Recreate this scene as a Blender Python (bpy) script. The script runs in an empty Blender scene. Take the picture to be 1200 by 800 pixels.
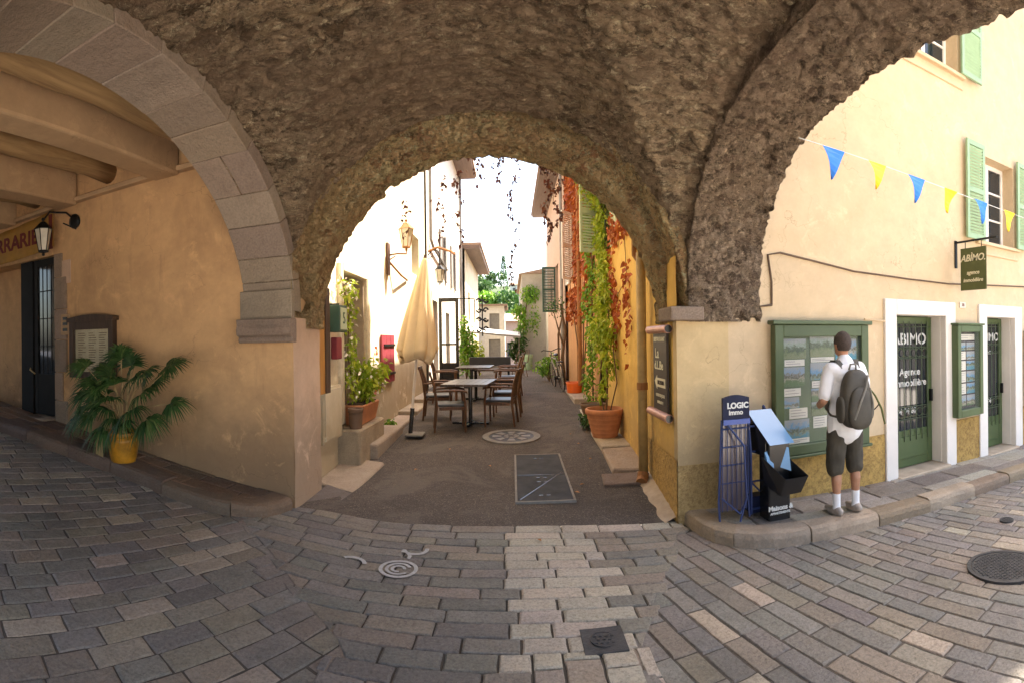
ROLL = 0.8
EXPOSURE = 2.4
import bpy, bmesh, math, random
from mathutils import Vector, Matrix, noise
random.seed(7)
PI = math.pi
R = math.radians
scene = bpy.context.scene
C = scene.collection

# ------------------------------------------------------------------ materials
def newmat(name):
    m = bpy.data.materials.new(name); m.use_nodes = True
    nt = m.node_tree; b = nt.nodes['Principled BSDF']
    return m, nt, b
def N(nt, typ, **kw):
    n = nt.nodes.new(typ)
    for k, v in kw.items():
        if k in n.inputs: n.inputs[k].default_value = v
        else: setattr(n, k, v)
    return n
def ramp(nt, fac, stops):
    r = nt.nodes.new('ShaderNodeValToRGB')
    e = r.color_ramp.elements
    while len(e) < len(stops): e.new(0.5)
    for i, (p, c) in enumerate(stops):
        e[i].position = p; e[i].color = (c[0], c[1], c[2], 1) if not isinstance(c, (int, float)) else (c, c, c, 1)
    nt.links.new(fac, r.inputs[0]); return r
def coords(nt, scale=(1, 1, 1), kind='Object'):
    t = nt.nodes.new('ShaderNodeTexCoord'); mp = nt.nodes.new('ShaderNodeMapping')
    mp.inputs['Scale'].default_value = scale
    nt.links.new(t.outputs[kind], mp.inputs[0]); return mp.outputs[0]
def noi(nt, vec, scale, detail=6, rough=0.6, dist=0.0):
    n = N(nt, 'ShaderNodeTexNoise'); n.inputs['Scale'].default_value = scale
    n.inputs['Detail'].default_value = detail; n.inputs['Roughness'].default_value = rough
    n.inputs['Distortion'].default_value = dist
    nt.links.new(vec, n.inputs['Vector']); return n.outputs['Fac']
def mix(nt, a, b, fac, mode='MIX'):
    m = nt.nodes.new('ShaderNodeMix'); m.data_type = 'RGBA'; m.blend_type = mode
    for i, v in ((0, fac), (6, a), (7, b)):
        if hasattr(v, 'is_linked') or hasattr(v, 'links'): nt.links.new(v, m.inputs[i])
        elif isinstance(v, (int, float)): m.inputs[i].default_value = v
        else: m.inputs[i].default_value = (v[0], v[1], v[2], 1)
    return m.outputs[2]
def bump(nt, b, h, strength=0.5, dist=0.02, prev=None):
    n = nt.nodes.new('ShaderNodeBump'); n.inputs['Strength'].default_value = strength
    n.inputs['Distance'].default_value = dist
    nt.links.new(h, n.inputs['Height'])
    if prev is not None: nt.links.new(prev, n.inputs['Normal'])
    nt.links.new(n.outputs[0], b.inputs['Normal']); return n.outputs[0]
def plain(name, col, rough=0.6, metal=0.0, var=0.15, vs=8.0, bs=0.0, bscale=60.0, spec=None):
    m, nt, b = newmat(name)
    v = coords(nt)
    f = noi(nt, v, vs, 5)
    lo = tuple(c * (1 - var) for c in col); hi = tuple(min(1, c * (1 + var)) for c in col)
    r = ramp(nt, f, [(0.3, lo), (0.7, hi)])
    nt.links.new(r.outputs[0], b.inputs['Base Color'])
    b.inputs['Roughness'].default_value = rough; b.inputs['Metallic'].default_value = metal
    if spec is not None: b.inputs['Specular IOR Level'].default_value = spec
    if bs: bump(nt, b, noi(nt, v, bscale, 4), bs, 0.01)
    return m
def plaster(name, col, stain, amt=0.5, fine=0.35, low=None, lowz=0.5, lowamt=0.8, sc=1.0):
    """lime plaster: big soft patches, finer mottling, weather streaks, optional dirt rising from the foot of the wall"""
    m, nt, b = newmat(name)
    v = coords(nt)
    big = noi(nt, v, 0.9 * sc, 6, 0.62, 0.4)
    med = noi(nt, v, 5.5 * sc, 6, 0.7)
    st = noi(nt, coords(nt, (3.2, 3.2, 0.45)), 1.6, 6, 0.7)
    c1 = mix(nt, col, tuple(c * 0.84 for c in col), ramp(nt, med, [(0.35, 0.0), (0.72, 1.0)]).outputs[0])
    c2 = mix(nt, c1, stain, ramp(nt, big, [(0.48, 0.0), (0.78, amt)]).outputs[0])
    c3 = mix(nt, c2, stain, ramp(nt, st, [(0.56, 0.0), (0.8, amt * 0.8)]).outputs[0])
    if low:
        g = nt.nodes.new('ShaderNodeNewGeometry'); s = nt.nodes.new('ShaderNodeSeparateXYZ')
        nt.links.new(g.outputs['Position'], s.inputs[0])
        ma = N(nt, 'ShaderNodeMath', operation='MULTIPLY_ADD'); ma.inputs[1].default_value = 1.0
        nt.links.new(s.outputs[2], ma.inputs[0])
        mb = N(nt, 'ShaderNodeMath', operation='MULTIPLY'); mb.inputs[1].default_value = -1.1
        nt.links.new(noi(nt, v, 2.2, 7, 0.75), mb.inputs[0]); nt.links.new(mb.outputs[0], ma.inputs[2])
        fr = ramp(nt, ma.outputs[0], [(0.0, lowamt), (max(0.02, lowz - 0.35), 0.0)])
        c3 = mix(nt, c3, low, fr.outputs[0])
    vc = N(nt, 'ShaderNodeTexVoronoi'); vc.feature = 'DISTANCE_TO_EDGE'; vc.inputs['Scale'].default_value = 1.1
    dv = N(nt, 'ShaderNodeVectorMath', operation='ADD'); dn = N(nt, 'ShaderNodeTexNoise'); dn.inputs['Scale'].default_value = 3.0; dn.inputs['Detail'].default_value = 8
    nt.links.new(v, dn.inputs['Vector']); nt.links.new(v, dv.inputs[0]); nt.links.new(dn.outputs['Color'], dv.inputs[1]); nt.links.new(dv.outputs[0], vc.inputs['Vector'])
    cm = N(nt, 'ShaderNodeMath', operation='MULTIPLY'); nt.links.new(ramp(nt, vc.outputs['Distance'], [(0.0, 0.55), (0.006, 0.0)]).outputs[0], cm.inputs[0])
    nt.links.new(ramp(nt, noi(nt, v, 0.8, 3), [(0.5, 0.0), (0.6, 1.0)]).outputs[0], cm.inputs[1])
    c3 = mix(nt, c3, tuple(x * 0.45 for x in stain), cm.outputs[0])
    c3 = mix(nt, c3, tuple(min(.85, x * 1.18) for x in col), ramp(nt, noi(nt, v, 2.6 * sc, 7, 0.75, .6), [(0.56, 0.0), (0.66, 0.55)]).outputs[0])
    nt.links.new(c3, b.inputs['Base Color'])
    b.inputs['Roughness'].default_value = 0.92; b.inputs['Specular IOR Level'].default_value = 0.2
    p = bump(nt, b, noi(nt, v, 9, 6, 0.6), fine, 0.02)
    bump(nt, b, noi(nt, v, 90, 3, 0.6), fine * 0.9, 0.004, p)
    return m
def roughcast(name, col, dark):
    m, nt, b = newmat(name)
    v = coords(nt)
    vo = N(nt, 'ShaderNodeTexVoronoi'); vo.inputs['Scale'].default_value = 55; nt.links.new(v, vo.inputs['Vector'])
    f = noi(nt, v, 26, 5, 0.75)
    c = mix(nt, col, dark, ramp(nt, f, [(0.42, 0.0), (0.66, 1.0)]).outputs[0])
    c = mix(nt, c, tuple(x * 0.55 for x in dark), ramp(nt, noi(nt, v, 1.5, 5), [(0.5, 0.0), (0.8, 0.6)]).outputs[0])
    nt.links.new(c, b.inputs['Base Color']); b.inputs['Roughness'].default_value = 0.95
    p = bump(nt, b, f, 0.8, 0.02); bump(nt, b, vo.outputs['Distance'], 0.6, 0.01, p)
    return m
def rubble(name, cols, mortar, sc=7.0, strx=1.0):
    """rough masonry: uneven stones of different colours bedded in crumbling pale mortar"""
    m, nt, b = newmat(name)
    v = coords(nt, (strx, 1, 1.25))
    add = N(nt, 'ShaderNodeVectorMath', operation='ADD')
    sca = N(nt, 'ShaderNodeVectorMath', operation='SCALE'); sca.inputs[3].default_value = 0.32
    cn = N(nt, 'ShaderNodeTexNoise'); cn.inputs['Scale'].default_value = 5.0; cn.inputs['Detail'].default_value = 7; cn.inputs['Roughness'].default_value = 0.7
    nt.links.new(v, cn.inputs['Vector']); nt.links.new(cn.outputs['Color'], sca.inputs[0])
    nt.links.new(v, add.inputs[0]); nt.links.new(sca.outputs[0], add.inputs[1])
    vo = N(nt, 'ShaderNodeTexVoronoi'); vo.inputs['Scale'].default_value = sc; nt.links.new(add.outputs[0], vo.inputs['Vector'])
    ve = N(nt, 'ShaderNodeTexVoronoi'); ve.feature = 'DISTANCE_TO_EDGE'; ve.inputs['Scale'].default_value = sc; nt.links.new(add.outputs[0], ve.inputs['Vector'])
    sep = N(nt, 'ShaderNodeSeparateColor'); nt.links.new(vo.outputs['Color'], sep.inputs[0])
    st = ramp(nt, sep.outputs[0], [(0.0, cols[0]), (0.33, cols[1]), (0.66, cols[2]), (1.0, cols[3])])
    st.color_ramp.interpolation = 'CONSTANT'
    bare = ramp(nt, noi(nt, v, 1.5, 6, 0.72), [(0.40, 0.0), (0.52, 1.0)]).outputs[0]       # where stones lie bare
    edge = ramp(nt, ve.outputs['Distance'], [(0.03, 0.0), (0.12, 1.0)]).outputs[0]
    mu = N(nt, 'ShaderNodeMath', operation='MULTIPLY'); nt.links.new(bare, mu.inputs[0]); nt.links.new(edge, mu.inputs[1])
    c = mix(nt, mortar, st.outputs[0], mu.outputs[0])
    c = mix(nt, c, tuple(x * 0.24 for x in mortar), ramp(nt, noi(nt, v, 12, 10, 0.85), [(0.505, 0.0), (0.57, 0.85)]).outputs[0])
    c = mix(nt, c, tuple(x * 0.16 for x in mortar), ramp(nt, noi(nt, v, 38, 6, 0.85), [(0.545, 0.0), (0.60, 0.8)]).outputs[0])  # dark flecks put the shade of pits and holes into the colour
    c = mix(nt, c, tuple(min(.85, x * 2.0) for x in mortar), ramp(nt, noi(nt, v, 19, 9, 0.85, .3), [(0.535, 0.0), (0.60, 0.9)]).outputs[0])
    c = mix(nt, c, tuple(x * 0.15 for x in mortar), ramp(nt, noi(nt, v, 5.5, 9, 0.8), [(0.60, 0.0), (0.64, 0.8)]).outputs[0])
    c = mix(nt, c, (mortar[0] * .75, mortar[1] * .72, mortar[2] * .74), ramp(nt, noi(nt, v, .7, 4, 0.6), [(0.45, 0.0), (0.65, 0.75)]).outputs[0])
    nt.links.new(c, b.inputs['Base Color']); b.inputs['Roughness'].default_value = 0.97
    b.inputs['Specular IOR Level'].default_value = 0.15
    p = bump(nt, b, ve.outputs['Distance'], 0.9, 0.12)
    p = bump(nt, b, noi(nt, v, 10, 11, 0.8), 1.0, 0.16, p)
    bump(nt, b, noi(nt, v, 34, 7, 0.8), 1.0, 0.05, p)
    return m
def attr_stone(name, bs=0.5, gloss=0.62, speck=0.35):
    """stones whose own colour comes from the mesh (attribute 'tint'), with grain, wear and specks"""
    m, nt, b = newmat(name)
    a = N(nt, 'ShaderNodeAttribute', attribute_name='tint')
    v = coords(nt)
    c = mix(nt, a.outputs['Color'], (0.02, 0.018, 0.016), ramp(nt, noi(nt, v, 48, 6, 0.85), [(0.45, 0.0), (0.72, speck * 1.5)]).outputs[0])
    c = mix(nt, c, (0.42, 0.38, 0.33), ramp(nt, noi(nt, v, 60, 6, 0.85), [(0.52, 0.0), (0.75, speck * 1.3)]).outputs[0])
    c = mix(nt, c, (0.05, 0.045, 0.04), ramp(nt, noi(nt, v, 1.3, 6, 0.7), [(0.5, 0.0), (0.8, 0.55)]).outputs[0])
    nt.links.new(c, b.inputs['Base Color'])
    nt.links.new(ramp(nt, noi(nt, v, 6, 5), [(0.3, gloss - 0.15), (0.7, gloss + 0.2)]).outputs[0], b.inputs['Roughness'])
    p = bump(nt, b, noi(nt, v, 9, 6, 0.7), bs, 0.035)
    bump(nt, b, noi(nt, v, 55, 6, 0.8), bs, 0.014, p)
    return m
def wood(name, c1, c2, axis='Y', sc=1.0, rough=0.7):
    m, nt, b = newmat(name)
    s = {'X': (0.6, 9, 9), 'Y': (9, 0.6, 9), 'Z': (9, 9, 0.6)}[axis]
    v = coords(nt, tuple(k * sc for k in s))
    f = noi(nt, v, 2.2, 7, 0.65, 0.6)
    r = ramp(nt, f, [(0.3, c1), (0.7, c2)])
    nt.links.new(r.outputs[0], b.inputs['Base Color']); b.inputs['Roughness'].default_value = rough
    bump(nt, b, f, 0.5, 0.01); return m
def leafmat(name, c1, c2, c3=None, trans=0.25):
    m, nt, b = newmat(name)
    v = coords(nt)
    wn = N(nt, 'ShaderNodeTexWhiteNoise', noise_dimensions='3D')
    g = N(nt, 'ShaderNodeNewGeometry')
    stops = [(0.0, c1), (0.75, c2)] + ([(1.0, c3)] if c3 else [])
    r = ramp(nt, g.outputs['Random Per Island'], stops)
    c = mix(nt, r.outputs[0], tuple(x * 0.6 for x in c1), ramp(nt, noi(nt, v, 5, 3), [(0.4, 0.0), (0.7, 0.5)]).outputs[0])
    nt.links.new(c, b.inputs['Base Color']); b.inputs['Roughness'].default_value = 0.55
    tr = N(nt, 'ShaderNodeBsdfTranslucent'); nt.links.new(c, tr.inputs['Color'])
    ms = N(nt, 'ShaderNodeMixShader'); ms.inputs[0].default_value = trans
    nt.links.new(b.outputs[0], ms.inputs[1]); nt.links.new(tr.outputs[0], ms.inputs[2])
    nt.links.new(ms.outputs[0], nt.nodes['Material Output'].inputs[0])
    return m
def glass_dark(name, col=(0.02, 0.025, 0.03), rough=0.05):
    m, nt, b = newmat(name)
    b.inputs['Base Color'].default_value = (*col, 1); b.inputs['Roughness'].default_value = rough
    b.inputs['Specular IOR Level'].default_value = 0.8
    return m
def glass_clear(name, alpha=0.045):
    m, nt, b = newmat(name)
    b.inputs['Base Color'].default_value = (0.5, 0.55, 0.55, 1); b.inputs['Roughness'].default_value = 0.03; b.inputs['Specular IOR Level'].default_value = 0.3
    b.inputs['Alpha'].default_value = alpha
    return m

M = {}
M['vault'] = rubble('vault_masonry', [(0.262, 0.178, 0.109), (0.553, 0.408, 0.257), (0.435, 0.326, 0.219), (0.662, 0.559, 0.360)], (0.500, 0.366, 0.243), 6.5, 0.6)
M['vault2'] = rubble('bounce_lit_masonry', [(0.510, 0.278, 0.148), (0.720, 0.585, 0.311), (0.720, 0.472, 0.256), (0.720, 0.585, 0.378)], (0.720, 0.523, 0.276), 8.5, 1.0)  # warm bounce light on the alley arch is put into these golden tones
M['vault3'] = rubble('grey_arch_masonry', [(0.244, 0.168, 0.121), (0.515, 0.385, 0.279), (0.392, 0.296, 0.209), (0.649, 0.490, 0.336)], (0.460, 0.335, 0.232), 9.5, 1.0)
M['ashlar'] = attr_stone('ashlar_stone', 0.6, 0.85, 0.3)
M['paver'] = attr_stone('paving_stone', 1.0, 0.6, 0.45)
M['joint'] = plain('joint_sand', (0.08, 0.069, 0.058), 0.95, bs=0.6)
M['ochre'] = plaster('ochre_plaster', (0.66, 0.415, 0.215), (0.25, 0.145, 0.08), 0.7, 0.25, (0.22, 0.15, 0.095), 1.15, 0.7)
M['pink'] = plaster('pale_pink_plaster', (0.62, 0.44, 0.32), (0.38, 0.27, 0.18), 0.4, 0.35, (0.3, 0.22, 0.15), 1.0, 0.7)
M['facade'] = plaster('peach_plaster', (0.62, 0.48, 0.315), (0.56, 0.40, 0.235), 0.5, 0.2)
M['yellow'] = plaster('yellow_plaster', (0.70, 0.45, 0.13), (0.42, 0.22, 0.05), 0.5, 0.3, (0.36, 0.25, 0.13), 1.0, 0.5)
M['greyplaster'] = plaster('grey_beige_plaster', (0.60, 0.45, 0.25), (0.46, 0.32, 0.16), 0.6, 0.3, (0.28, 0.22, 0.14), 0.9, 0.7)
M['roughcast'] = roughcast('golden_roughcast', (0.52, 0.33, 0.1), (0.24, 0.14, 0.045))
M['roughcastd'] = roughcast('beige_roughcast', (0.44, 0.31, 0.14), (0.24, 0.155, 0.06))
M['cream'] = plaster('cream_plaster', (0.74, 0.66, 0.5), (0.5, 0.38, 0.22), 0.3, 0.4, (0.36, 0.27, 0.16), 1.35, 0.75)
M['white'] = plaster('white_plaster', (0.75, 0.7, 0.62), (0.55, 0.48, 0.4), 0.4, 0.2)
M['orange'] = plaster('orange_plaster', (0.62, 0.33, 0.16), (0.5, 0.3, 0.18), 0.5, 0.2)
M['rose'] = plaster('rose_plaster', (0.58, 0.4, 0.3), (0.45, 0.33, 0.25), 0.5, 0.2)
M['greywall'] = plaster('grey_plaster', (0.5, 0.46, 0.4), (0.3, 0.27, 0.22), 0.6, 0.3)
M['whiteframe'] = plain('white_stone_frame', (0.74, 0.69, 0.64), 0.75, var=0.06, vs=3, bs=0.15)
M['beamplaster'] = plaster('beam_plaster', (0.5, 0.34, 0.2), (0.34, 0.22, 0.13), 0.5, 0.2)
M['beamwood'] = wood('old_beam_wood', (0.22, 0.13, 0.06), (0.46, 0.30, 0.14), 'Y', 0.8, 0.85)
M['asphalt'] = None
M['kerb'] = attr_stone('kerb_stone', 0.9, 0.75, 0.25)
M['green'] = plain('green_paint', (0.065, 0.10, 0.036), 0.42, var=0.12, vs=4, bs=0.08)
M['greenframe'] = plain('olive_green_frame', (0.065, 0.095, 0.038), 0.5, var=0.1, vs=4)
M['mint'] = plain('mint_green_paint', (0.27, 0.40, 0.24), 0.5, var=0.08)
M['darkgreen'] = plain('dark_green_paint', (0.035, 0.085, 0.06), 0.5)
M['palegreen'] = plain('pale_green_paint', (0.45, 0.52, 0.36), 0.6)
M['iron'] = plain('wrought_iron', (0.015, 0.015, 0.016), 0.45, 0.6)
M['irongreen'] = plain('green_iron', (0.05, 0.07, 0.035), 0.45, 0.2)
M['glass'] = glass_dark('dark_glass')
M['clear'] = glass_clear('clear_glass')
M['lampglass'] = plain('frosted_lamp_glass', (0.55, 0.52, 0.42), 0.2)
M['brownwood'] = wood('dark_brown_wood', (0.035, 0.02, 0.012), (0.09, 0.05, 0.028), 'Z')
M['chairwood'] = wood('chair_wood', (0.06, 0.028, 0.014), (0.14, 0.06, 0.025), 'Z', 2.0, 0.5)
M['chairdark'] = plain('dark_seat', (0.025, 0.025, 0.03), 0.35)
M['tabletop'] = wood('table_top_wood', (0.045, 0.028, 0.02), (0.085, 0.055, 0.037), 'Y', 1.5, 0.3)
M['orangewood'] = wood('varnished_orange_wood', (0.36, 0.16, 0.04), (0.55, 0.28, 0.08), 'Z', 1.0, 0.5)
M['umb'] = plain('beige_canvas', (0.68, 0.53, 0.34), 0.9, var=0.08, vs=3, bs=0.1)
M['terra'] = plain('terracotta', (0.50, 0.20, 0.09), 0.75, var=0.15, vs=9, bs=0.15)
M['ochrepot'] = plain('glazed_ochre_pot', (0.42, 0.19, 0.015), 0.4, var=0.45, vs=9, bs=.2, bscale=20)
M['orangepot'] = plain('orange_plastic', (0.7, 0.13, 0.02), 0.45)
M['bowlpot'] = plain('brown_clay', (0.15, 0.085, 0.05), 0.7)
M['soil'] = plain('soil', (0.05, 0.035, 0.02), 1.0, bs=0.8)
M['palm'] = leafmat('palm_leaf', (0.018, 0.06, 0.014), (0.055, 0.135, 0.03), (0.14, 0.2, 0.06), 0.2)
M['straw'] = plain('dry_palm_fibre', (0.38, 0.27, 0.13), 0.9)
M['leafgreen'] = leafmat('fresh_green_leaf', (0.08, 0.22, 0.015), (0.20, 0.40, 0.03), (0.42, 0.50, 0.06), 0.3)
M['leafyellow'] = leafmat('yellow_green_leaf', (0.2, 0.32, 0.015), (0.42, 0.5, 0.04), (0.6, 0.58, 0.08), 0.35)
M['leafred'] = leafmat('red_creeper_leaf', (0.26, 0.05, 0.012), (0.5, 0.13, 0.03), (0.6, 0.22, 0.05), 0.3)
M['leafdarkred'] = leafmat('dark_red_leaf', (0.06, 0.02, 0.018), (0.16, 0.04, 0.02), (0.2, 0.07, 0.02), 0.15)
M['leafdark'] = leafmat('dark_green_leaf', (0.03, 0.09, 0.015), (0.07, 0.16, 0.03), (0.12, 0.22, 0.05), 0.2)
M['petal'] = plain('pale_flower', (0.8, 0.72, 0.6), 0.6)
M['blackmatte'] = plain('matt_black_paint', (0.014, 0.013, 0.012), 0.75, spec=0.2)
M['stem'] = plain('vine_stem', (0.12, 0.07, 0.035), 0.9)
M['blue'] = plain('blue_header', (0.008, 0.012, 0.04), 0.5, spec=0.2)
M['blue2'] = plain('bright_blue_strip', (0.02, 0.07, 0.32), 0.35)
M['bluewire'] = plain('blue_wire', (0.012, 0.03, 0.12), 0.5)
M['acrylic'] = plain('smoky_acrylic_panel', (0.09, 0.07, 0.08), 0.15, var=0.1)
M['skyplastic'] = plain('glossy_blue_lid', (0.14, 0.30, 0.52), 0.12, var=0.03)
M['blackplastic'] = plain('black_plastic', (0.012, 0.012, 0.013), 0.25)
M['whitepaint'] = plain('white_lettering', (0.62, 0.62, 0.6), 0.5, var=0.02)
M['creampaint'] = plain('cream_lettering', (0.62, 0.58, 0.42), 0.5, var=0.02)
M['signgreen'] = plain('olive_sign_board', (0.06, 0.075, 0.02), 0.5)
M['signdark'] = plain('dark_brown_sign', (0.03, 0.018, 0.013), 0.55)
M['copper'] = plain('copper_tube', (0.5, 0.26, 0.2), 0.4, 0.35)
M['banner'] = plain('ochre_banner', (0.42, 0.23, 0.05), 0.8)
M['bannerred'] = plain('dark_red_lettering', (0.16, 0.02, 0.015), 0.7)
M['paper'] = plain('paper', (0.62, 0.58, 0.5), 0.6, var=0.05)
M['menupaper'] = plain('menu_paper', (0.52, 0.46, 0.3), 0.6, var=0.12, vs=14)
M['pennblue'] = plain('blue_cloth', (0.01, 0.17, 0.62), 0.6, var=0.05)
M['pennyellow'] = plain('yellow_cloth', (0.85, 0.62, 0.02), 0.6, var=0.05)
M['red'] = plain('raspberry_red_paint', (0.24, 0.03, 0.045), 0.6)
M['rust'] = plain('rusty_metal', (0.28, 0.12, 0.04), 0.8, 0.2)
M['zinc'] = plain('weathered_pipe', (0.36, 0.24, 0.09), 0.6, 0.1, var=0.25)
M['zincgrey'] = plain('grey_zinc', (0.24, 0.225, 0.21), 0.6, 0.2)
M['castiron'] = plain('cast_iron', (0.045, 0.045, 0.048), 0.5, 0.3, var=0.3, vs=14, bs=0.6, bscale=40)
M['steelplate'] = plain('grey_metal_plate', (0.055, 0.057, 0.062), 0.85, 0.0, spec=0.15, var=0.3, vs=5, bs=0.2)
M['concrete'] = plain('pale_concrete', (0.2, 0.185, 0.165), 0.85, var=0.2, vs=12, bs=0.4)
M['slab'] = plain('worn_limestone', (0.42, 0.33, 0.24), 0.85, var=0.2, vs=6, bs=0.5, bscale=18)
M['tiles'] = plain('roof_tiles', (0.3, 0.2, 0.14), 0.9, var=0.25, vs=16, bs=0.6)
M['eave'] = wood('eave_wood', (0.10, 0.065, 0.05), (0.17, 0.115, 0.09), 'Y')
M['skin'] = None
M['cable'] = plain('brown_cable', (0.10, 0.06, 0.035), 0.7)
M['leaflitter'] = plain('dry_leaf', (0.38, 0.18, 0.07), 0.9)
M['chalk'] = plain('chalky_white_paint', (0.42, 0.42, 0.42), 0.9, var=0.2, vs=30)
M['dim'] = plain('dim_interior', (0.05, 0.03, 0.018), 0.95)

def skinmat():
    m, nt, b = newmat('tanned_skin'); v = coords(nt)
    r = ramp(nt, noi(nt, v, 12, 4), [(0.3, (0.34, 0.16, 0.09)), (0.7, (0.44, 0.22, 0.13))])
    nt.links.new(r.outputs[0], b.inputs['Base Color']); b.inputs['Roughness'].default_value = 0.5
    b.inputs['Subsurface Weight'].default_value = 0.08; return m
M['skin'] = skinmat()
def asphaltmat():
    m, nt, b = newmat('old_asphalt'); v = coords(nt)
    vo = N(nt, 'ShaderNodeTexVoronoi'); vo.inputs['Scale'].default_value = 130; nt.links.new(v, vo.inputs['Vector'])
    sep = N(nt, 'ShaderNodeSeparateColor'); nt.links.new(vo.outputs['Color'], sep.inputs[0])
    st = ramp(nt, sep.outputs[0], [(0.0, (0.04, 0.032, 0.027)), (0.5, (0.08, 0.063, 0.052)), (0.88, (0.115, 0.09, 0.074)), (1.0, (0.24, 0.19, 0.155))])
    c = mix(nt, st.outputs[0], (0.035, 0.03, 0.028), ramp(nt, noi(nt, v, 1.1, 6, 0.7), [(0.45, 0.0), (0.75, 0.6)]).outputs[0])
    c = mix(nt, c, (0.14, 0.115, 0.095), ramp(nt, noi(nt, v, 0.7, 6, 0.7, 1.0), [(0.52, 0.0), (0.6, 0.6)]).outputs[0])
    c = mix(nt, c, (0.025, 0.021, 0.018), ramp(nt, noi(nt, v, 2.3, 7, 0.75, 0.5), [(0.58, 0.0), (0.68, 0.6)]).outputs[0])
    nt.links.new(c, b.inputs['Base Color']); b.inputs['Roughness'].default_value = 0.85
    p = bump(nt, b, vo.outputs['Distance'], 0.8, 0.01); bump(nt, b, noi(nt, v, 6, 5), 0.3, 0.03, p)
    return m
M['asphalt'] = asphaltmat()

# ------------------------------------------------------------------ mesh helpers
def wloc(o):
    v = Vector((0, 0, 0))
    while o is not None: v += o.location; o = o.parent
    return v
class MB:
    def __init__(s): s.v = []; s.f = []; s.c = []; s.smooth = False
    def add(s, vs, fs, col=None):
        n = len(s.v); s.v += [tuple(p) for p in vs]
        for f in fs: s.f.append(tuple(i + n for i in f)); s.c.append(col)
        return s
    def box(s, x0, x1, y0, y1, z0, z1, col=None, rot=None, about=None):
        vs = [Vector((x, y, z)) for z in (z0, z1) for y in (y0, y1) for x in (x0, x1)]
        if rot:
            ab = Vector(about) if about else Vector(((x0 + x1) / 2, (y0 + y1) / 2, (z0 + z1) / 2))
            vs = [ab + rot @ (p - ab) for p in vs]
        return s.add(vs, [(0, 2, 3, 1), (4, 5, 7, 6), (0, 1, 5, 4), (2, 6, 7, 3), (0, 4, 6, 2), (1, 3, 7, 5)], col)
    def hexa(s, bot, top, col=None):
        n = len(bot)
        return s.add(list(bot) + list(top), [tuple(reversed(range(n))), tuple(range(n, 2 * n))] + [(i, (i + 1) % n, n + (i + 1) % n, n + i) for i in range(n)], col)
    def tube(s, pts, r, n=8, col=None, cap=True):
        pts = [Vector(p) for p in pts]; rr = r if isinstance(r, (list, tuple)) else [r] * len(pts)
        vs, fs = [], []
        up = Vector((0, 0, 1)); prev = None
        for i, p in enumerate(pts):
            d = (pts[min(i + 1, len(pts) - 1)] - pts[max(i - 1, 0)])
            if d.length < 1e-9: d = Vector((0, 0, 1))
            d.normalize()
            if prev is None:
                a = d.cross(up if abs(d.z) < 0.9 else Vector((1, 0, 0))).normalized()
            else:
                a = (prev - d * prev.dot(d)).normalized()
            prev = a; b = d.cross(a)
            for k in range(n):
                t = 2 * PI * k / n; vs.append(p + (a * math.cos(t) + b * math.sin(t)) * rr[i])
        for i in range(len(pts) - 1):
            for k in range(n):
                fs.append((i * n + k, i * n + (k + 1) % n, (i + 1) * n + (k + 1) % n, (i + 1) * n + k))
        if cap: fs += [tuple(reversed(range(n))), tuple(range((len(pts) - 1) * n, len(pts) * n))]
        return s.add(vs, fs, col)
    def lathe(s, c, prof, n=24, col=None, axis='Z', sx=1.0):
        vs, fs = [], []
        for (r, h) in prof:
            for k in range(n):
                t = 2 * PI * k / n
                q = (r * math.cos(t) * sx, r * math.sin(t), h)
                if axis == 'Y': q = (q[0], h, q[1])
                if axis == 'X': q = (h, q[0], q[1])
                vs.append((c[0] + q[0], c[1] + q[1], c[2] + q[2]))
        for i in range(len(prof) - 1):
            for k in range(n):
                fs.append((i * n + k, i * n + (k + 1) % n, (i + 1) * n + (k + 1) % n, (i + 1) * n + k))
        fs.append(tuple(reversed(range(n)))); fs.append(tuple(range((len(prof) - 1) * n, len(prof) * n)))
        return s.add(vs, fs, col)
    def sphere(s, c, r, nu=10, nv=8, sc=(1, 1, 1), col=None):
        prof = []
        vs, fs = [], []
        for j in range(nv + 1):
            ph = PI * j / nv
            for k in range(nu):
                t = 2 * PI * k / nu
                vs.append((c[0] + r * sc[0] * math.sin(ph) * math.cos(t), c[1] + r * sc[1] * math.sin(ph) * math.sin(t), c[2] - r * sc[2] * math.cos(ph)))
        for j in range(nv):
            for k in range(nu):
                fs.append((j * nu + k, j * nu + (k + 1) % nu, (j + 1) * nu + (k + 1) % nu, (j + 1) * nu + k))
        return s.add(vs, fs, col)
    def xf(s, mat, start=0):
        for i in range(start, len(s.v)): s.v[i] = tuple(mat @ Vector(s.v[i]))
        return s
    def build(s, name, mat, parent=None, smooth=False, bevel=0, local=False, merge=False, seg=1):
        me = bpy.data.meshes.new(name)
        off = wloc(parent) if (parent is not None and not local) else Vector((0, 0, 0))
        me.from_pydata([tuple(Vector(p) - off) for p in s.v], [], s.f)
        if any(c is not None for c in s.c):
            at = me.color_attributes.new('tint', 'FLOAT_COLOR', 'CORNER')
            i = 0
            for p, c in zip(me.polygons, s.c):
                c = c or (0.3, 0.3, 0.3)
                for _ in p.loop_indices:
                    at.data[i].color = (c[0], c[1], c[2], 1); i += 1
        bm = bmesh.new(); bm.from_mesh(me)
        if merge: bmesh.ops.remove_doubles(bm, verts=bm.verts, dist=0.0005)
        bmesh.ops.recalc_face_normals(bm, faces=bm.faces)
        bm.to_mesh(me); bm.free()
        if smooth:
            for p in me.polygons: p.use_smooth = True
        me.materials.append(M[mat] if isinstance(mat, str) else mat)
        o = bpy.data.objects.new(name, me); C.objects.link(o)
        if parent is not None: o.parent = parent
        if bevel:
            b = o.modifiers.new('bevel', 'BEVEL'); b.width = bevel; b.segments = seg; b.limit_method = 'ANGLE'
        return o
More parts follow.
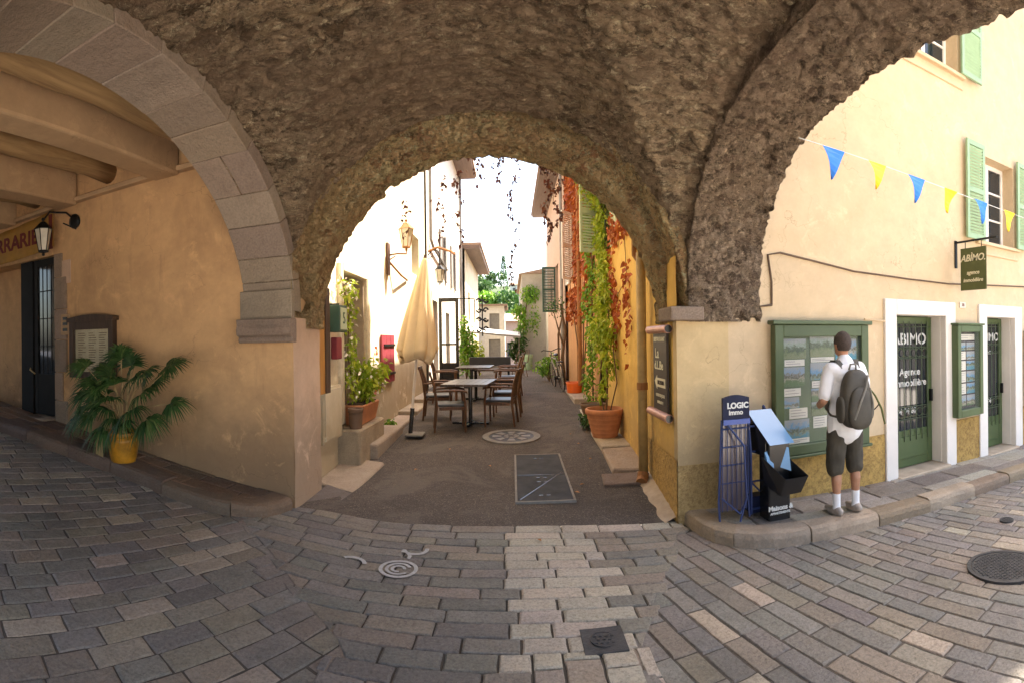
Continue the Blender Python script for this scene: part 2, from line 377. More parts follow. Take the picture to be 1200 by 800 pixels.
def sheet(name, mat, fn, nu, nv, parent=None, smooth=True, close=False):
    """grid surface: fn(i/nu, j/nv) -> point"""
    b = MB(); vs = []
    for j in range(nv + 1):
        for i in range(nu + 1): vs.append(fn(i / nu, j / nv))
    fs = [(j * (nu + 1) + i, j * (nu + 1) + i + 1, (j + 1) * (nu + 1) + i + 1, (j + 1) * (nu + 1) + i) for j in range(nv) for i in range(nu)]
    b.add(vs, fs)
    return b.build(name, mat, parent, smooth)
def tag(o, label=None, cat=None, group=None, kind=None):
    if label: o['label'] = label
    if cat: o['category'] = cat
    if group: o['group'] = group
    if kind: o['kind'] = kind
    return o
def thing(name, label, cat, loc=(0, 0, 0), rz=0, group=None):
    o = bpy.data.objects.new(name, None); C.objects.link(o); o.location = loc; o.rotation_euler = (0, 0, rz)
    o.empty_display_size = 0.1
    return tag(o, label, cat, group)
def copy_tree(o, parent=None):
    c = o.copy(); C.objects.link(c); c.parent = parent
    for ch in [x for x in bpy.data.objects if x.parent == o]: copy_tree(ch, c)
    return c
def text(name, body, size, mat, parent, loc, face='-Y', extrude=0.002, align='CENTER', shear=0.0, bold=0.0, sx=1.0, kid_local=False):
    """lettering as a thin solid mesh; face: the side it is read from"""
    cu = bpy.data.curves.new(name, 'FONT'); cu.body = body; cu.size = size; cu.extrude = extrude
    cu.align_x = align; cu.align_y = 'CENTER'; cu.shear = shear; cu.offset = bold
    tmp = bpy.data.objects.new('tmp_text', cu); C.objects.link(tmp)
    dg = bpy.context.evaluated_depsgraph_get(); me = bpy.data.meshes.new_from_object(tmp.evaluated_get(dg))
    bpy.data.objects.remove(tmp); bpy.data.curves.remove(cu)
    rot = {'-Y': Matrix.Rotation(PI / 2, 4, 'X'),
           '-X': Matrix.Rotation(-PI / 2, 4, 'Z') @ Matrix.Rotation(PI / 2, 4, 'X'),
           '+X': Matrix.Rotation(PI / 2, 4, 'Z') @ Matrix.Rotation(PI / 2, 4, 'X')}[face] if isinstance(face, str) else face
    me.transform(rot @ Matrix.Diagonal((sx, 1, 1, 1)))
    off = wloc(parent) if (parent is not None and not kid_local) else Vector((0, 0, 0))
    me.transform(Matrix.Translation(Vector(loc) - off))
    me.name = name; me.materials.clear(); me.materials.append(M[mat])
    o = bpy.data.objects.new(name, me); C.objects.link(o); o.parent = parent
    return o
def wall(mb, axis, plane, u0, u1, z0, z1, holes=(), depth=0.25, inward=1, col=None, step=None):
    """wall face in plane axis=const with rectangular holes (u0,u1,z0,z1) and reveals going 'inward' by depth"""
    us = sorted(set([u0, u1] + [h[0] for h in holes] + [h[1] for h in holes]))
    zs = sorted(set([z0, z1] + [h[2] for h in holes] + [h[3] for h in holes]))
    P = (lambda u, d, z: (plane + inward * d, u, z)) if axis == 'X' else (lambda u, d, z: (u, plane + inward * d, z))
    for a, b in zip(us, us[1:]):
        for c, d in zip(zs, zs[1:]):
            if a >= u1 or c >= z1: continue
            if any(h[0] <= (a + b) / 2 <= h[1] and h[2] <= (c + d) / 2 <= h[3] for h in holes): continue
            mb.add([P(a, 0, c), P(b, 0, c), P(b, 0, d), P(a, 0, d)], [(0, 1, 2, 3)], col)
    for (a, b, c, d) in holes:
        mb.add([P(a, 0, c), P(a, depth, c), P(a, depth, d), P(a, 0, d)], [(0, 1, 2, 3)], col)
        mb.add([P(b, 0, c), P(b, 0, d), P(b, depth, d), P(b, depth, c)], [(0, 1, 2, 3)], col)
        mb.add([P(a, 0, d), P(a, depth, d), P(b, depth, d), P(b, 0, d)], [(0, 1, 2, 3)], col)
        mb.add([P(a, 0, c), P(b, 0, c), P(b, depth, c), P(a, depth, c)], [(0, 1, 2, 3)], col)
    # back and ends, so that the wall has a thickness
    T = depth + 0.05
    return mb
def lerp_tab(tab, x):
    if x <= tab[0][0]: return tab[0][1]
    for (a, fa), (b, fb) in zip(tab, tab[1:]):
        if x <= b:
            t = (x - a) / (b - a); t = t * t * (3 - 2 * t) * 0.35 + t * 0.65
            return fa + (fb - fa) * t
    return tab[-1][1]
GT = [(-14, 1.5), (-9, 0.93), (-5.6, 0.50), (-2.06, 0.07), (-1.1, 0.0), (0.2, -0.005), (1.5, -0.07), (4, -0.17), (7, -0.24), (14, -0.45)]
def g(x): return lerp_tab(GT, x)
AT = [(4.4, 0.0), (4.9, 0.015), (14, 0.47), (18, 0.52), (24, 0.40), (45, -1.6), (60, -4)]
def za(y): return lerp_tab(AT, y)
def gz(x, y):
    """street and alley surface"""
    if y <= 4.5: return g(x)
    t = min(1, (y - 4.5) / 1.2)
    return g(max(-1.8, min(1.5, x))) * (1 - t) + za(y)
def fbm(p, o=5, lac=2.0, gain=0.55):
    a = 1.0; s = 0.0; q = Vector(p)
    for _ in range(o):
        s += a * noise.noise(q); q = q * lac + Vector((3.1, 1.7, 2.3)); a *= gain
    return s
# ------------------------------------------------------------------ camera, light
cam = bpy.data.cameras.new('camera'); co = bpy.data.objects.new('camera', cam); C.objects.link(co)
scene.render.engine = 'CYCLES'
cam.type = 'PANO'; cam.panorama_type = 'CENTRAL_CYLINDRICAL'
cam.central_cylindrical_range_u_min = -1.0; cam.central_cylindrical_range_u_max = 1.0
cam.central_cylindrical_range_v_min = -0.6683; cam.central_cylindrical_range_v_max = 0.6650
cam.central_cylindrical_radius = 1.0
cam.clip_start = 0.05; cam.clip_end = 2000
co.location = (0, 0, 1.65)
co.matrix_world = Matrix.Translation((0, 0, 1.65)) @ Matrix.Rotation(R(ROLL), 4, 'Y') @ Matrix.Rotation(PI / 2, 4, 'X')
scene.camera = co
SUN_EL, SUN_AZ = R(62), R(28)      # azimuth measured from +X towards +Y
sd = Vector((math.cos(SUN_EL) * math.cos(SUN_AZ), math.cos(SUN_EL) * math.sin(SUN_AZ), math.sin(SUN_EL)))
w = bpy.data.worlds.new('World'); scene.world = w; w.use_nodes = True
nt = w.node_tree; bg = nt.nodes['Background']
sky = nt.nodes.new('ShaderNodeTexSky'); sky.sky_type = 'NISHITA'; sky.sun_disc = False
sky.sun_elevation = SUN_EL; sky.sun_rotation = math.atan2(sd.x, sd.y); sky.air_density = 1.0; sky.dust_density = 3.5; sky.ozone_density = 1.0
nt.links.new(sky.outputs[0], bg.inputs[0]); bg.inputs[1].default_value = 0.15
sl = bpy.data.lights.new('sun', 'SUN'); sl.energy = 4.6; sl.angle = R(0.5); sl.color = (1.0, 0.93, 0.82)
so = bpy.data.objects.new('sun', sl); C.objects.link(so); so.rotation_euler = (-sd).to_track_quat('-Z', 'Y').to_euler()
scene.view_settings.view_transform = 'Standard'; scene.view_settings.look = 'None'
scene.view_settings.exposure = EXPOSURE; scene.view_settings.gamma = 1.0
scene.view_settings.use_white_balance = True; scene.view_settings.white_balance_temperature = 7100; scene.view_settings.white_balance_tint = 10
cy = scene.cycles
cy.max_bounces = 10; cy.diffuse_bounces = 7; cy.transparent_max_bounces = 8; cy.use_denoising = True
cy.sample_clamp_indirect = 6.0; cy.caustics_reflective = False; cy.caustics_refractive = False
cy.use_adaptive_sampling = True; cy.adaptive_threshold = 0.015

# ------------------------------------------------------------------ street paving
def clip(poly, a, b):
    """keep the part of poly left of the line a->b"""
    out = []
    def sd_(p): return (b[0] - a[0]) * (p[1] - a[1]) - (b[1] - a[1]) * (p[0] - a[0])
    for i in range(len(poly)):
        p, q = poly[i], poly[(i + 1) % len(poly)]
        sp, sq = sd_(p), sd_(q)
        if sp >= 0: out.append(p)
        if (sp >= 0) != (sq >= 0):
            t = sp / (sp - sq); out.append((p[0] + (q[0] - p[0]) * t, p[1] + (q[1] - p[1]) * t))
    return out
def clipconv(poly, reg):
    for i in range(len(reg)):
        if len(poly) < 3: return []
        poly = clip(poly, reg[i], reg[(i + 1) % len(reg)])
    return poly if len(poly) >= 3 else []
def area(p): return 0.5 * sum(p[i][0] * p[(i + 1) % len(p)][1] - p[(i + 1) % len(p)][0] * p[i][1] for i in range(len(p)))
def inset(p, d):
    out = p
    for i in range(len(p)):
        a, b = p[i], p[(i + 1) % len(p)]
        l = math.hypot(b[0] - a[0], b[1] - a[1])
        if l < 1e-5: continue
        n = (-(b[1] - a[1]) / l * d, (b[0] - a[0]) / l * d)
        out = clip(out, (a[0] + n[0], a[1] + n[1]), (b[0] + n[0], b[1] + n[1]))
        if len(out) < 3: return []
    return out
rnd = random.Random(11)
def var(c, v=0.12):
    k = 1 + rnd.uniform(-v, v); return tuple(max(0.0, x * k * (1 + rnd.uniform(-0.04, 0.04))) for x in c)
def add_stone(mb, poly, col, zf, gap=0.0048, h=0.03, chamf=0.008, lift=0.0):
    p = inset(poly, gap)
    if not p or area(p) < 0.0001: return
    t = inset(p, chamf)
    if len(t) < 3 or area(t) < 0.00003: return
    # keep the two rings matched: scale about the centre instead of a second clip
    cx = sum(q[0] for q in p) / len(p); cyy = sum(q[1] for q in p) / len(p)
    size = math.sqrt(area(p)); k = max(0.5, 1 - 2.0 * chamf / size)
    tx, ty = rnd.gauss(0, 0.007), rnd.gauss(0, 0.007); dz = rnd.gauss(0, 0.0014) + lift
    Z = lambda q: zf(q[0], q[1]) + dz + tx * (q[0] - cx) + ty * (q[1] - cyy)
    if abs(cx) < 5.5 and cyy > 0.8 or size > .5:
        d_ = []
        for i in range(len(p)):
            a, b = p[i], p[(i + 1) % len(p)]; l = math.hypot(b[0] - a[0], b[1] - a[1]); m_ = max(1, int(l / 0.06))
            for k_ in range(m_): d_.append((a[0] + (b[0] - a[0]) * k_ / m_, a[1] + (b[1] - a[1]) * k_ / m_))
        rr_ = 0.0042
        p = [(q[0] + rr_ * noise.noise(Vector((q[0] * 23, q[1] * 23, cx * 5))) * 1.6 + (cx - q[0]) / max(.05, math.hypot(cx - q[0], cyy - q[1])) * .002, q[1] + rr_ * noise.noise(Vector((q[0] * 23, q[1] * 23, cyy * 5 + 9))) * 1.6) for q in d_]
    jj = p
    tp = [(cx + (q[0] - cx) * k, cyy + (q[1] - cyy) * k) for q in jj]
    bot = [(q[0], q[1], Z(q) - h) for q in jj]; mid = [(q[0], q[1], Z(q) - chamf * 0.9) for q in jj]; top = [(q[0], q[1], Z(q)) for q in tp]
    n = len(p)
    mb.add(bot + mid + top, [(i, (i + 1) % n, n + (i + 1) % n, n + i) for i in range(n)] + [(n + i, n + (i + 1) % n, 2 * n + (i + 1) % n, 2 * n + i) for i in range(n)] + [tuple(range(2 * n, 3 * n))], col)
def stones(mb, reg, org, ang, rowh, lens, colfn, ext=9.0, gap=0.0048, zf=None, **kw):
    ca, sa = math.cos(ang), math.sin(ang); zf = zf or gz
    v = -ext
    while v < ext:
        rh = rowh * rnd.uniform(0.93, 1.07); u = -ext + rnd.uniform(0, 0.4)
        while u < ext:
            L = rnd.choice(lens) * rnd.uniform(0.9, 1.1)
            q = [(u, v), (u + L, v), (u + L, v + rh), (u, v + rh)]
            wq = [(org[0] + a * ca - b * sa, org[1] + a * sa + b * ca) for a, b in q]
            cxx = sum(p[0] for p in wq) / 4; cyy = sum(p[1] for p in wq) / 4
            c = clipconv(wq, reg)
            if c and area(c) > 0.0003: add_stone(mb, c, colfn(cxx, cyy), zf, gap, **kw)
            u += L
        v += rh
GREY = (0.245, 0.222, 0.196); GREY2 = (0.195, 0.18, 0.165); WARM = (0.285, 0.24, 0.192); PALE = (0.42, 0.355, 0.28); LIGHT = (0.54, 0.47, 0.39)
def col_side(x, y):
    r = rnd.random()
    return var(PALE, 0.14) if r < 0.10 else var(WARM) if r < 0.38 else var(GREY2) if r < 0.62 else var(GREY)
def col_right(x, y):
    r = rnd.random()
    return var(PALE, 0.14) if r < 0.10 else var(WARM, 0.16) if r < 0.5 else var(GREY2) if r < 0.66 else var(GREY)
def col_mid(x, y):
    s, e = cmid
    if s < x < e: return var(LIGHT, 0.09)
    r = rnd.random()
    if x > e: return var(WARM, 0.12) if r < 0.6 else var(GREY)
    return var(WARM) if r < 0.28 else var(GREY2) if r < 0.62 else var(GREY)
pv = MB()
YE = 4.56
stones(pv, [(-10, -0.6), (-0.86, -0.6), (-0.86, 2.66), (-2.6, 4.36), (-10, 4.36)], (-3, 2), R(67), 0.155, (0.27, 0.33, 0.4), col_side, ext=9)
stones(pv, [(0.60, -0.6), (12, -0.6), (12, 4.3), (1.38, 4.3), (0.60, 2.68)], (3, 2), R(103), 0.145, (0.27, 0.34, 0.42), col_right, ext=11)
# middle patch: courses parallel to the alley's mouth
yy = YE; k = 0
while yy > -0.6:
    rh = 0.145 * rnd.uniform(0.94, 1.06); y0, y1 = yy - rh, yy
    def lb(y): return -1.0 if y < 2.6 else -1.0 - (y - 2.6) * 1.0357 if y < 4.0 else -2.45
    def rb(y): return 0.72 if y < 2.68 else 0.72 + (y - 2.68) * 0.475 if y < 4.3 else 1.6
    if k > 12: rbl = lambda y: 0.08
    else: rbl = rb
    jl, jr_ = rnd.uniform(-.01, .12), rnd.uniform(-.01, .11) if k <= 12 else 0
    reg = [(lb(y0) + jl, y0), (rbl(y0) - jr_, y0), (rbl(y1) - jr_, y1), (lb(y1) + jl, y1)]
    u = lb(y0) - rnd.uniform(0, .3); brk = [(-0.12 if k % 2 else -0.03) + rnd.uniform(-.05, .05) + (0.06 if k > 6 else 0), (0.60 if k % 2 else .72) + rnd.uniform(-.06, .06)]
    if k == 0: brk[1] = 1.7
    cmid = tuple(brk)
    while u < rbl(y1) + 0.3:
        L = rnd.choice((0.26, 0.34, 0.42, 0.5)) * rnd.uniform(0.92, 1.08)
        for bb_ in brk:
            if u < bb_ - .01 and u + L > bb_ - .13: L = bb_ - u; break
        c = clipconv([(u, y0), (u + L, y0), (u + L, y1), (u, y1)], reg)
        if c and area(c) > 0.0003: add_stone(pv, c, col_mid(u + L / 2, (y0 + y1) / 2), gz, lift=.0055)
        u += L
    yy = y0; k += 1
    if k == 13: YS = yy
stones(pv, [(0.08, -0.6), (0.72, -0.6), (0.72, YS), (0.08, YS)], (0.08, YS), R(90), 0.2, (0.3, 0.36, 0.42), lambda x, y: var(LIGHT if rnd.random() < .7 else PALE, 0.1), ext=4, lift=.0055)
tag(pv.build('street_paving', 'paver'), 'grey and cream cobbles laid in courses across the street', kind='structure')
bed = sheet('paving_bed', 'joint', lambda u, v: (-14 + 28 * u, -0.62 + 5.18 * v, gz(-14 + 28 * u, 2) - 0.0085), 140, 20)
tag(bed, kind='structure')
# alley surface: worn asphalt, uneven
def alley_pt(u, v):
    y = YE - 0.012 + (44 * v) ** 1.0; x = -2.6 + 4.9 * u
    z = gz(x, y) + 0.012 * noise.noise(Vector((x * 0.9, y * 0.9, 0))) * min(1, (y - 4.5)) - 0.0
    return (x, y, z)
al = sheet('alley_road', 'asphalt', alley_pt, 30, 220); tag(al, kind='structure')
sq = sheet('bounce_ground', 'whiteframe', lambda u, v: (-14 + 28 * u, -0.62 - 19 * v, gz(-14 + 28 * u, 2) - 0.004), 60, 10); tag(sq, kind='structure')  # unseen pale ground, added to bounce sunlight up into the vault
gr = sheet('ground', 'joint', lambda u, v: (-400 + 800 * u, -400 + 800 * v, -7.0), 4, 4); tag(gr, kind='structure')

# kerbs and pavements
def resample(pts, L):
    out = []; tot = 0; seg = []
    for a, b in zip(pts, pts[1:]): seg.append((tot, a, b)); tot += math.hypot(b[0] - a[0], b[1] - a[1])
    n = max(1, int(tot / L)); cuts = [0]
    for i in range(1, n): cuts.append(tot * i / n + rnd.uniform(-.12, .12) * L)
    cuts.append(tot)
    def at_(s):
        for (t, a, b) in reversed(seg):
            if s >= t - 1e-9:
                l = math.hypot(b[0] - a[0], b[1] - a[1]); k = min(1, (s - t) / l) if l else 0
                return (a[0] + (b[0] - a[0]) * k, a[1] + (b[1] - a[1]) * k)
    return [[at_(c0 + (c1 - c0) * j / 4) for j in range(5)] for c0, c1 in zip(cuts, cuts[1:])]
def smoothline(pts, n=3):
    for _ in range(n):
        o = [pts[0]]
        for a, b in zip(pts, pts[1:]): o += [(a[0] * .75 + b[0] * .25, a[1] * .75 + b[1] * .25), (a[0] * .25 + b[0] * .75, a[1] * .25 + b[1] * .75)]
        o.append(pts[-1]); pts = o
    return pts
def kerb(name, line, side, width, height, cols, L=0.7):
    mb = MB(); line = smoothline(line, 2)
    for piece in resample(line, L):
        col = var(rnd.choice(cols), 0.12); hh = height + rnd.uniform(-.012, .012)
        out_, inn = [], []
        for i, p in enumerate(piece):
            a, b = piece[max(0, i - 1)], piece[min(len(piece) - 1, i + 1)]
            l = math.hypot(b[0] - a[0], b[1] - a[1]) or 1; nx, ny = -(b[1] - a[1]) / l * side, (b[0] - a[0]) / l * side
            if i == 0: p = (p[0] + (b[0] - a[0]) / l * .006, p[1] + (b[1] - a[1]) / l * .006)
            if i == len(piece) - 1: p = (p[0] - (b[0] - a[0]) / l * .006, p[1] - (b[1] - a[1]) / l * .006)
            j = rnd.uniform(-.008, .008)
            out_.append((p[0] + nx * j, p[1] + ny * j)); inn.append((p[0] + nx * width, p[1] + ny * width))
        prof = [(0.0, -0.12), (0.0, 0.55), (0.06, 0.86), (0.2, 0.985), (0.55, 1.0), (1.0, 0.98), (1.0, -0.12)]
        vs = []
        for o_, n_ in zip(out_, inn):
            for (t, z) in prof:
                x, y = o_[0] + (n_[0] - o_[0]) * t, o_[1] + (n_[1] - o_[1]) * t
                vs.append((x, y, g(x) + hh * z + 0.006 * noise.noise(Vector((x * 7, y * 7, z * 3)))))
        m = len(prof)
        fs = [(i * m + k, i * m + k + 1, (i + 1) * m + k + 1, (i + 1) * m + k) for i in range(4) for k in range(m - 1)]
        fs += [tuple(range(m)), tuple(range(4 * m, 5 * m))]
        mb.add(vs, fs, col)
    return tag(mb.build(name, 'kerb'), kind='structure')
KR = [(1.54, 4.5), (1.58, 4.1), (1.72, 3.82), (2.05, 3.67), (2.6, 3.62), (3.3, 3.63), (9.5, 3.5)]
KL = [(-2.05, 4.44), (-2.12, 4.12), (-2.4, 3.92), (-2.9, 3.86), (-3.7, 3.9), (-4.8, 3.75), (-9.5, 3.45)]
kerb('kerb_right', KR, 1, 0.2, 0.125, [(0.34, 0.26, 0.18), (0.4, 0.31, 0.225), (0.28, 0.2, 0.135)])
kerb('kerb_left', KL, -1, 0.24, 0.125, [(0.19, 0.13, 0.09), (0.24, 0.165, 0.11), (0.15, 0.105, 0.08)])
pr = MB()
gk = lambda x, y: g(x) + 0.118
mort = MB()
regR = [(1.74, 4.49), (1.77, 4.2), (1.9, 3.96), (2.15, 3.86), (2.6, 3.82), (9.5, 3.7), (9.5, 4.49)]
stones(pr, regR, (2, 4), R(-1), 0.335, (0.38, 0.5, 0.62), lambda x, y: var(rnd.choice([(0.36, 0.31, 0.26), (0.25, 0.2, 0.17), (0.42, 0.37, 0.31)]), 0.12), zf=gk, ext=8)
tag(pr.build('pavement_right', 'paver'), kind='structure')
pl_ = MB()
regL = [(-9.5, 4.49), (-9.5, 3.60), (-2.6, 4.04), (-2.3, 4.22), (-2.25, 4.49)]
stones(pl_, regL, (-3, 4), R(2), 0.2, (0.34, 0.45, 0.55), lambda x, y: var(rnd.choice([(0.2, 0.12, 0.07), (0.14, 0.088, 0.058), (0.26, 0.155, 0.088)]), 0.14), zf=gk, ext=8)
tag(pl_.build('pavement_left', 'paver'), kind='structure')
for nm, reg in (('pavement_bed', regR), ('pavement_bed', regL)):
    b_ = MB(); b_.add([(p[0], p[1], gk(*p) - 0.012) for p in reg], [tuple(range(len(reg)))])
    # subdivide along x so it follows the slope
    b2 = MB(); xs = [min(p[0] for p in reg) + i * (max(p[0] for p in reg) - min(p[0] for p in reg)) / 40 for i in range(41)]
    for a, b in zip(xs, xs[1:]):
        c = clipconv([(a, 3), (b, 3), (b, 5), (a, 5)], reg)
        if c: b2.add([(p[0], p[1], gk(*p) - 0.012) for p in c], [tuple(range(len(c)))])
    tag(b2.build(nm, 'joint'), kind='structure')

# ------------------------------------------------------------------ the vaulted passage
pb = thing('vaulted_passage_building', 'rough stone vault and round arches carrying a building over the crossing', 'vaulted passage', (0, 2.2, 0))
VC, VA, VZ, VB = 2.35, 2.28, 2.0, 1.58
CX, CA, CZ, CB = -0.25, 1.90, 1.78, 1.92
def se(u, e): return max(0.0, 1 - min(1, abs(u)) ** e) ** (1 / e)
def vault_z(x, y):
    a = VZ + VB * se((y - VC) / VA, 2.2); b = CZ + CB * se((x - CX) / CA, 2.1)
    k = 0.05; h = max(0, min(1, 0.5 + 0.5 * (a - b) / k)); return b * (1 - h) + a * h + k * h * (1 - h)
def rough(p, amp, sx=1.0):
    q = Vector((p[0] * sx, p[1], p[2] * 1.3))
    n1 = fbm(q * 1.3, 3); n2 = fbm(q * 9.0, 4, 2.1, 0.65)
    wq = q + Vector((noise.noise(q * 3), noise.noise(q * 3 + Vector((7, 7, 7))), noise.noise(q * 3 + Vector((3, 9, 1))))) * 0.16
    f = noise.voronoi(wq * 7.5)[0]; edge = min(1.0, (f[1] - f[0]) * 3.2); edge = edge * edge * (3 - 2 * edge)
    f2 = noise.voronoi(wq * 19.0)[0]; e2 = min(1.0, (f2[1] - f2[0]) * 2.6)
    show = max(0.0, min(1.0, 0.62 + 1.3 * fbm(q * 1.1 + Vector((4, 4, 4)), 2)))     # stones bare here, mortar-smeared there
    hole = max(0, fbm(q * 3.6 + Vector((9, 4, 1)), 3) - 0.5)
    return amp * (0.35 * n1 + 0.55 * n2 + show * (0.75 * (1 - edge)) + 0.16 * (1 - e2)) + hole * 0.25
X0, X1, Y0_, Y1_ = -2.04, 1.66, 0.6, 4.58
def vpt(u, v):
    x = X0 + (X1 - X0) * u; y = Y0_ + (Y1_ - Y0_) * v
    x = X0 + (X1 - X0) * (0.5 - 0.5 * math.cos(PI * u)) * 0.5 + (X1 - X0) * u * 0.5
    y = Y0_ + (Y1_ - Y0_) * (1 - (1 - v) ** 1.6)
    z = vault_z(x, y); e = 0.01
    n = Vector((-(vault_z(x + e, y) - z) / e, -(vault_z(x, y + e) - z) / e, 1))
    n.x = max(-4, min(4, n.x)); n.y = max(-4, min(4, n.y)); n.normalize()
    d = rough((x, y, z), 0.038, 0.7)
    return Vector((x, y, z)) + n * d
sheet('vault', 'vault', vpt, 360, 340, pb)
sheet('rear_vault', 'vault', lambda u, v: (X0 + (X1 - X0) * u, -0.1 + 0.72 * v, vault_z(X0 + (X1 - X0) * u, -0.1 + 0.72 * v) + 0.0), 30, 14, pb)
def arch_sheet(name, mat, prof, A, B, Z0, cen, e, axis, amp, nv, parent, zdown=0.0, sx=1.0, keep=(0, 1)):
    """prof: list of (position along the passage, offset outward). axis 'Y': opening faces along Y (curve in XZ); 'X': curve in YZ"""
    fine = []
    for (a, oa), (b, ob) in zip(prof, prof[1:]):
        n = max(1, int(math.hypot(b - a, ob - oa) / 0.018))
        for i in range(n): t = i / n; fine.append((a + (b - a) * t, oa + (ob - oa) * t))
    fine.append(prof[-1])
    nu = len(fine) - 1
    pts = []
    L = []
    # v runs: down the first leg, along the curve, down the other leg
    tl = []
    nd = max(1, int(zdown / 0.03))
    for j in range(nd): tl.append(('d0', 1 - j / nd))
    for j in range(nv + 1): tl.append(('c', j / nv))
    for j in range(nd): tl.append(('d1', (j + 1) / nd))
    def P(pos, off, tv):
        kind_, t = tv; oh = off * .35 if axis == 'Y' else off
        if kind_ == 'c':
            th = PI * (keep[0] + (keep[1] - keep[0]) * t); c_, s_ = math.cos(th), math.sin(th)
            h = cen - (A + oh) * math.copysign(abs(c_) ** (2 / e), c_); z = Z0 + (B + off) * abs(s_) ** (2 / e)
            n = Vector((-c_, s_))
        elif kind_ == 'd0': h = cen - (A + oh); z = Z0 - zdown * t; n = Vector((-1, 0))
        else: h = cen + (A + oh); z = Z0 - zdown * t; n = Vector((1, 0))
        if axis == 'Y' and pos < 4.6: h = max(-2.05, min(1.6, h))
        p = Vector((h, pos, z)) if axis == 'Y' else Vector((pos, h, z))
        nn = Vector((n[0], 0, n[1])) if axis == 'Y' else Vector((0, n[0], n[1]))
        return p, nn
    vs = []
    for tv in tl:
        for i, (pos, off) in enumerate(fine):
            p, nn = P(pos, off, tv)
            a0, a1 = fine[max(0, i - 1)], fine[min(nu, i + 1)]
            dp, do = a1[0] - a0[0], a1[1] - a0[1]; l = math.hypot(dp, do) or 1
            ax = Vector((0, 1, 0)) if axis == 'Y' else Vector((1, 0, 0))
            nrm = nn * (dp / l) + ax * (-do / l)     # away from the stone is minus this for a soffit
            d = rough(p, amp, sx)
            vs.append(p + nrm * d)
    mb = MB(); m = nu + 1
    mb.add(vs, [(j * m + i, j * m + i + 1, (j + 1) * m + i + 1, (j + 1) * m + i) for j in range(len(tl) - 1) for i in range(nu)])
    return mb.build(name, mat, parent, smooth=True)
# arch to the alley: two orders, the inner one lower
arch_sheet('alley_arch', 'vault2', [(4.47, 0.42), (4.47, 0.17), (4.82, 0.15), (4.83, -0.10), (5.2, -0.13), (5.21, 0.7)], 1.79, 1.84, 1.80, -0.255, 2.0, 'Y', 0.03, 230, pb, 0.0)
# arch across the street on the right: rubble
arch_sheet('rubble_arch', 'vault3', [(1.60, 0.34), (1.60, 0.0), (2.36, -0.02), (2.40, 0.75)], 2.03, 1.48, 2.0, 2.43, 2.4, 'X', 0.034, 280, pb, 0.2, 1.0)
# ashlar arch on the left: voussoirs over a solid backing
def ell(t, off):
    c_, s_ = math.cos(t), math.sin(t)
    return (2.36 - (2.15 + off) * c_, 1.96 + (1.555 + off) * s_)
va = MB()
nV = 17; bounds = [PI * (i + rnd.uniform(-.16, .16)) / nV for i in range(nV + 1)]; bounds[0] = 0; bounds[-1] = PI
for a, b in zip(bounds, bounds[1:]):
    xs = [-2.03, -2.32 + rnd.uniform(-.09, .09), -2.60] if rnd.random() < 0.12 else [-2.03, -2.60]
    for xa, xb in zip(xs, xs[1:]):
        dz = rnd.uniform(-.006, .006); col = var((0.34, 0.26, 0.20), 0.13); ga = 0.0035 / 2.2
        bot, top = [], []
        n = 4; ring = []
        for xx in (xa - 0.004, xb + 0.004):
            for i in range(n + 1):
                t = a + ga + (b - a - 2 * ga) * i / n
                y_, z_ = ell(t, dz); ring.append((xx, y_, z_))
            for i in range(n, -1, -1):
                t = a + ga + (b - a - 2 * ga) * i / n
                y_, z_ = ell(t, 0.16); ring.append((xx, y_, z_))
        m = 2 * (n + 1)
        fs = [(i, (i + 1) % m, m + (i + 1) % m, m + i) for i in range(m)]
        for base in (0, m):
            for i in range(n): fs.append((base + i, base + i + 1, base + m - 2 - i, base + m - 1 - i))
        va.add(ring, fs, col)
for (ya, yb) in ((4.42, 4.505), (-0.1, -0.16)):    # straight feet down to the corbels
    z = 1.89
    for zz in (1.9, ):
        va.box(-2.6, -2.03, min(ya, yb) + .01, max(ya, yb), 1.88, 2.17, var((0.34, 0.26, 0.20)))
ash = va.build('ashlar_arch', 'ashlar', pb, bevel=0.006)
bk = MB()
nn = 60; ring = []
for xx in (-2.045, -2.585):
    for i in range(nn + 1):
        y_, z_ = ell(PI * i / nn, 0.012); ring.append((xx, y_, z_))
    for i in range(nn, -1, -1):
        y_ = ell(PI * i / nn, 0.02)[0]; ring.append((xx, max(-0.3, min(4.6, y_)), 4.2))
m = 2 * (nn + 1)
fs = [(i, (i + 1) % m, m + (i + 1) % m, m + i) for i in range(m)]
for base in (0, m):
    for i in range(nn): fs.append((base + i, base + i + 1, base + m - 2 - i, base + m - 1 - i))
bk.add(ring, fs); bk.build('arch_backing', 'vault', pb)
# corbel on the left, impost slab on the right
cb = MB()
prof = [(0, 1.66), (0.10, 1.66), (0.115, 1.69), (0.10, 1.715), (0.15, 1.73), (0.165, 1.79), (0.15, 1.83), (0.16, 1.89), (0, 1.89)]
vs = [(x, 4.5 - d + (0.01 * noise.noise(Vector((x * 9, d * 20, z * 9)))), z) for x in (-2.60, -2.01) for (d, z) in prof]
m = len(prof); cb.add(vs, [(i, (i + 1) % m, m + (i + 1) % m, m + i) for i in range(m)] + [tuple(range(m)), tuple(range(m, 2 * m))], (0.3, 0.22, 0.17))
cb.build('corbel', 'ashlar', pb, bevel=0.008)
im = MB(); im.box(1.41, 1.74, 4.39, 4.80, 1.81, 1.94, (0.27, 0.2, 0.15))
im.build('impost', 'ashlar', pb, bevel=0.018, seg=2)
